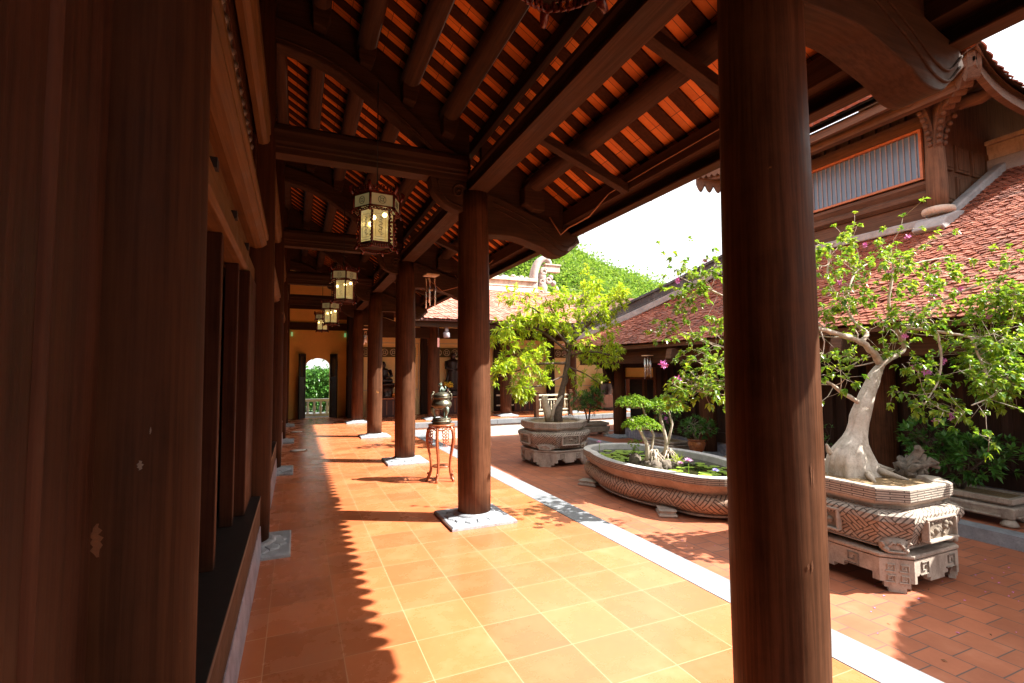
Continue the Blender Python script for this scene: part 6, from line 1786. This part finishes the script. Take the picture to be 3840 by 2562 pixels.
penjing('a', 'two-tiered pad bonsai on the left of the basin rock', ['t1','t1b'], [(4.90,6.45,1.02,.29,.27,.16,4.95,6.45,.95),(4.84,6.2,.70,.28,.26,.17,4.82,6.22,.66)], 3)
penjing('b', 'taller single-crowned pad bonsai on the right of the basin rock', ['t2','t2b'], [(5.37,6.32,.93,.28,.26,.24,5.32,6.35,.88)], 6)

# shrubs along the terrace
def shrub(label, x, y, z, h, r_, n, nl, L, wd, mat, seed, stems=5, bark=None, fl=None):
    t = thing('potted_shrub', label, 'shrub', (x,y,z))
    r = random.Random(seed); lv = Leaves(seed); b = MB()
    tips = []
    for k in range(stems):
        a = 2*math.pi*k/stems+r.uniform(-.4,.4); rr__ = r_*r.uniform(.3,.8)
        e = Vector((x+rr__*math.cos(a), y+rr__*math.sin(a), z+h*r.uniform(.5,.85))); m_ = Vector((x+rr__*.35*math.cos(a), y+rr__*.35*math.sin(a), z+h*.35))
        b.tube([(x+.02*math.cos(a),y+.02*math.sin(a),z),m_,e], [.018,.006], 6); tips += [e, m_.lerp(e,.6)]
    for _ in range(n):
        s_ = r.choice(tips); d = rdir(r,.35); p = s_ + Vector((d.x*r_*.5,d.y*r_*.5,d.z*h*.28))
        b.tube([s_,p],[.004,.002],3); lv.whorl(p, d+Vector((0,0,.5)), nl, L, wd, .15)
    part(t, 'stems', b, bark or MT['barkd']); part(t, 'foliage', lv.mb(), mat)
    if fl:
        for _ in range(fl): bloom(t, tuple(Vector((x,y,z+h*.6))+Vector((r.uniform(-r_,r_)*.7,r.uniform(-r_,r_)*.7,r.uniform(-.1,.2)*h))), 1.1)
shrub('dark glossy whorl-leaved shrub in the small trough behind the big planter', 8.1, 3.75, -.06, .85, .62, 190, 9, .115, .042, MT['leafD'], 41, 7)
shrub('slender green shrub in the long trough beside the octagonal planter', 8.0, 12.75, .0, .95, .62, 170, 7, .12, .036, MT['leafD'], 42, 7)
shrub('small grey-green desert rose in the glazed brown pot', 8.0, 8.38, .02, .45, .36, 70, 8, .12, .036, MT['leafD'], 43, 5, MT['bark'])
shrub('dark leafy shrub with tiny crimson flowers behind the pad bonsai', 8.2, 9.5, -.14, .80, .42, 60, 7, .10, .032, MT['leafD'], 44, 6, fl=5)
shrub('fine-leaved green shrub in shade just left of the foreground column', 8.15, 6.9, -.14, 1.15, .5, 110, 6, .055, .024, MT['leafB'], 45, 8)
shrub('low leafy shrub in shade right of the foreground column', 8.15, 5.9, -.2, .7, .4, 50, 6, .07, .024, MT['leafD'], 46, 6)
b = MB()
for k in range(14): b.ball((5.95+rb.uniform(-.1,.1),10.3+rb.uniform(-.08,.08),.45+rb.uniform(0,.06)), .018, 6, 4)
solo('white_blossoms', 'tiny white and red blossoms at the right rim of the octagonal planter', 'flowers', b, MT['paper'], (5.95,10.3,.42))

# fallen petals and leaves on the brick court
b = MB(); rb = random.Random(15)
for k in range(90):
    x_, y_ = rb.uniform(3.3,7.0), rb.uniform(1.5,4.8); a = rb.uniform(0,6.28); s_ = rb.uniform(.008,.020)
    b.add([(x_,y_,G+.004),(x_+s_*math.cos(a),y_+s_*math.sin(a),G+.009),(x_+s_*1.6*math.cos(a+.5),y_+s_*1.6*math.sin(a+.5),G+.004),(x_+s_*math.cos(a+1.1),y_+s_*math.sin(a+1.1),G+.007)], [(0,1,2,3)])
solo('fallen_petals', 'scattered fallen petals and leaf litter on the bricks', 'litter', b, MT['flower'], kind='stuff')

b = MB()
for k in range(150):
    x_, y_ = rb.gauss(5.3,1.1), rb.uniform(1.4,11.5); a = rb.uniform(0,6.28); s_ = rb.uniform(.012,.026)
    if x_ < 3.0 or x_ > 7.4: continue
    b.add([(x_,y_,G+.003),(x_+s_*math.cos(a)+s_*.3*math.sin(a),y_+s_*math.sin(a)-s_*.3*math.cos(a),G+.012),(x_+s_*2*math.cos(a),y_+s_*2*math.sin(a),G+.004),(x_+s_*math.cos(a)-s_*.3*math.sin(a),y_+s_*math.sin(a)+s_*.3*math.cos(a),G+.010)], [(0,1,2,3)])
solo('fallen_leaves', 'dry brown fallen leaves strewn over the brick court', 'litter', b, plain('dry_leaf', (.16,.085,.03), .8, var=.6, nscale=3), kind='stuff')
# hedge and branch beyond the arched doorway
lh = Leaves(51); rb = random.Random(51)
for _ in range(2600):
    p = Vector((rb.uniform(-1.6,3.4), 21.6+rb.uniform(-.25,.25)+.18*math.sin(rb.uniform(0,6)), rb.uniform(-.3,1.78)+.08*math.sin(p.x*3) if _ else 1.0)); lh.whorl(p, Vector((0,-1,.3)), 4, .13, .07, .6)
o = solo('clipped_hedge', 'tall sunlit hedge framed by the arched doorway', 'hedge', lh.mb(), MT['leafD'], kind='stuff')
b = MB(); b.box((-1.7,21.75,-.3),(3.5,21.95,1.70)); solo('hedge_core', 'dark woody core of the doorway hedge', 'hedge', b, MT['leafD'], kind='stuff')
tp = thing('doorway_tree', 'palm-like leafy branch over the hedge seen in the arch top', 'tree', (2.2,20.6,-.3))
b = MB(); b.tube([(2.4,20.6,-.3),(1.9,20.6,1.2),(1.2,20.6,2.0),(.75,20.6,2.25)], [.09,.03], 8); part(tp, 'trunk', b, MT['bark'])
lp = Leaves(52)
for c in ((.75,20.6,2.22),(1.1,20.5,2.1),(.5,20.7,2.35)): lp.whorl(Vector(c), Vector((-.5,-.2,.3)), 13, .36, .07, .9)
part(tp, 'fronds', lp.mb(), MT['leafH'])

# hill
hv = []; nx, ny = 90, 70
rb = random.Random(61)
def hill_z(x, y):
    # crest falls from upper left to lower right
    az = math.degrees(math.atan2(x, y)); d = math.hypot(x, y)
    ang = {0:0}
    t_ = (az-24)/18.0
    crest = 41.0 - 7*t_ - 12.5*max(0,t_)**1.35 + 6*math.exp(-((az-26)/4.5)**2)
    prof = max(0, 1-abs(d-135)/78)
    prof = prof*prof*(3-2*prof)
    n_ = 1.6*math.sin(x*.11+1)*math.cos(y*.09)+1.0*math.sin(x*.27+y*.21)
    return -3 + max(0,crest)*prof + n_*prof
azs = [math.radians(5+75*i/nx) for i in range(nx+1)]; ds = [58+155*j/ny for j in range(ny+1)]
vs = [(d*math.sin(a), d*math.cos(a), hill_z(d*math.sin(a), d*math.cos(a))) for d in ds for a in azs]
fs = [(j*(nx+1)+i, j*(nx+1)+i+1, (j+1)*(nx+1)+i+1, (j+1)*(nx+1)+i) for j in range(ny) for i in range(nx)]
b = MB(); b.add(vs, fs, True); struct('hill', b, plain('hill_ground', (.13,.17,.05), .95, var=.4, nscale=.3))
lh = Leaves(62)
for _ in range(5200):
    a = math.radians(rb.uniform(23,47)); d = rb.uniform(78,140); x_, y_ = d*math.sin(a), d*math.cos(a); z_ = hill_z(x_,y_)
    s_ = rb.uniform(.7,2.1)*(1.9 if rb.random() < .10 else .7)
    for k in range(16):
        dd = rdir(rb, .3); p = Vector((x_,y_,z_+s_*.25))+Vector((dd.x*s_,dd.y*s_,dd.z*s_*.75)); lh.leaf(p, dd+rdir(rb)*.6, rb.uniform(.45,1.0), rb.uniform(.35,.7), .2)
solo('hillside_bushes', 'sunlit green scrub covering the hillside beyond the roofs', 'bushes', lh.mb(), MT['leafH'], kind='stuff')

# the basin ensemble stands a little further out and larger than first laid out
for o in basin_things + [rk] + [o for o in COL.objects if o.name.startswith('pad_bonsai')]:
    l = Vector(o.location)
    o.location = (5.67+(l.x-5.40)*1.05, 6.77+(l.y-6.45)*1.05, 1.05*l.z-.0775)
    o.scale = (1.05,)*3
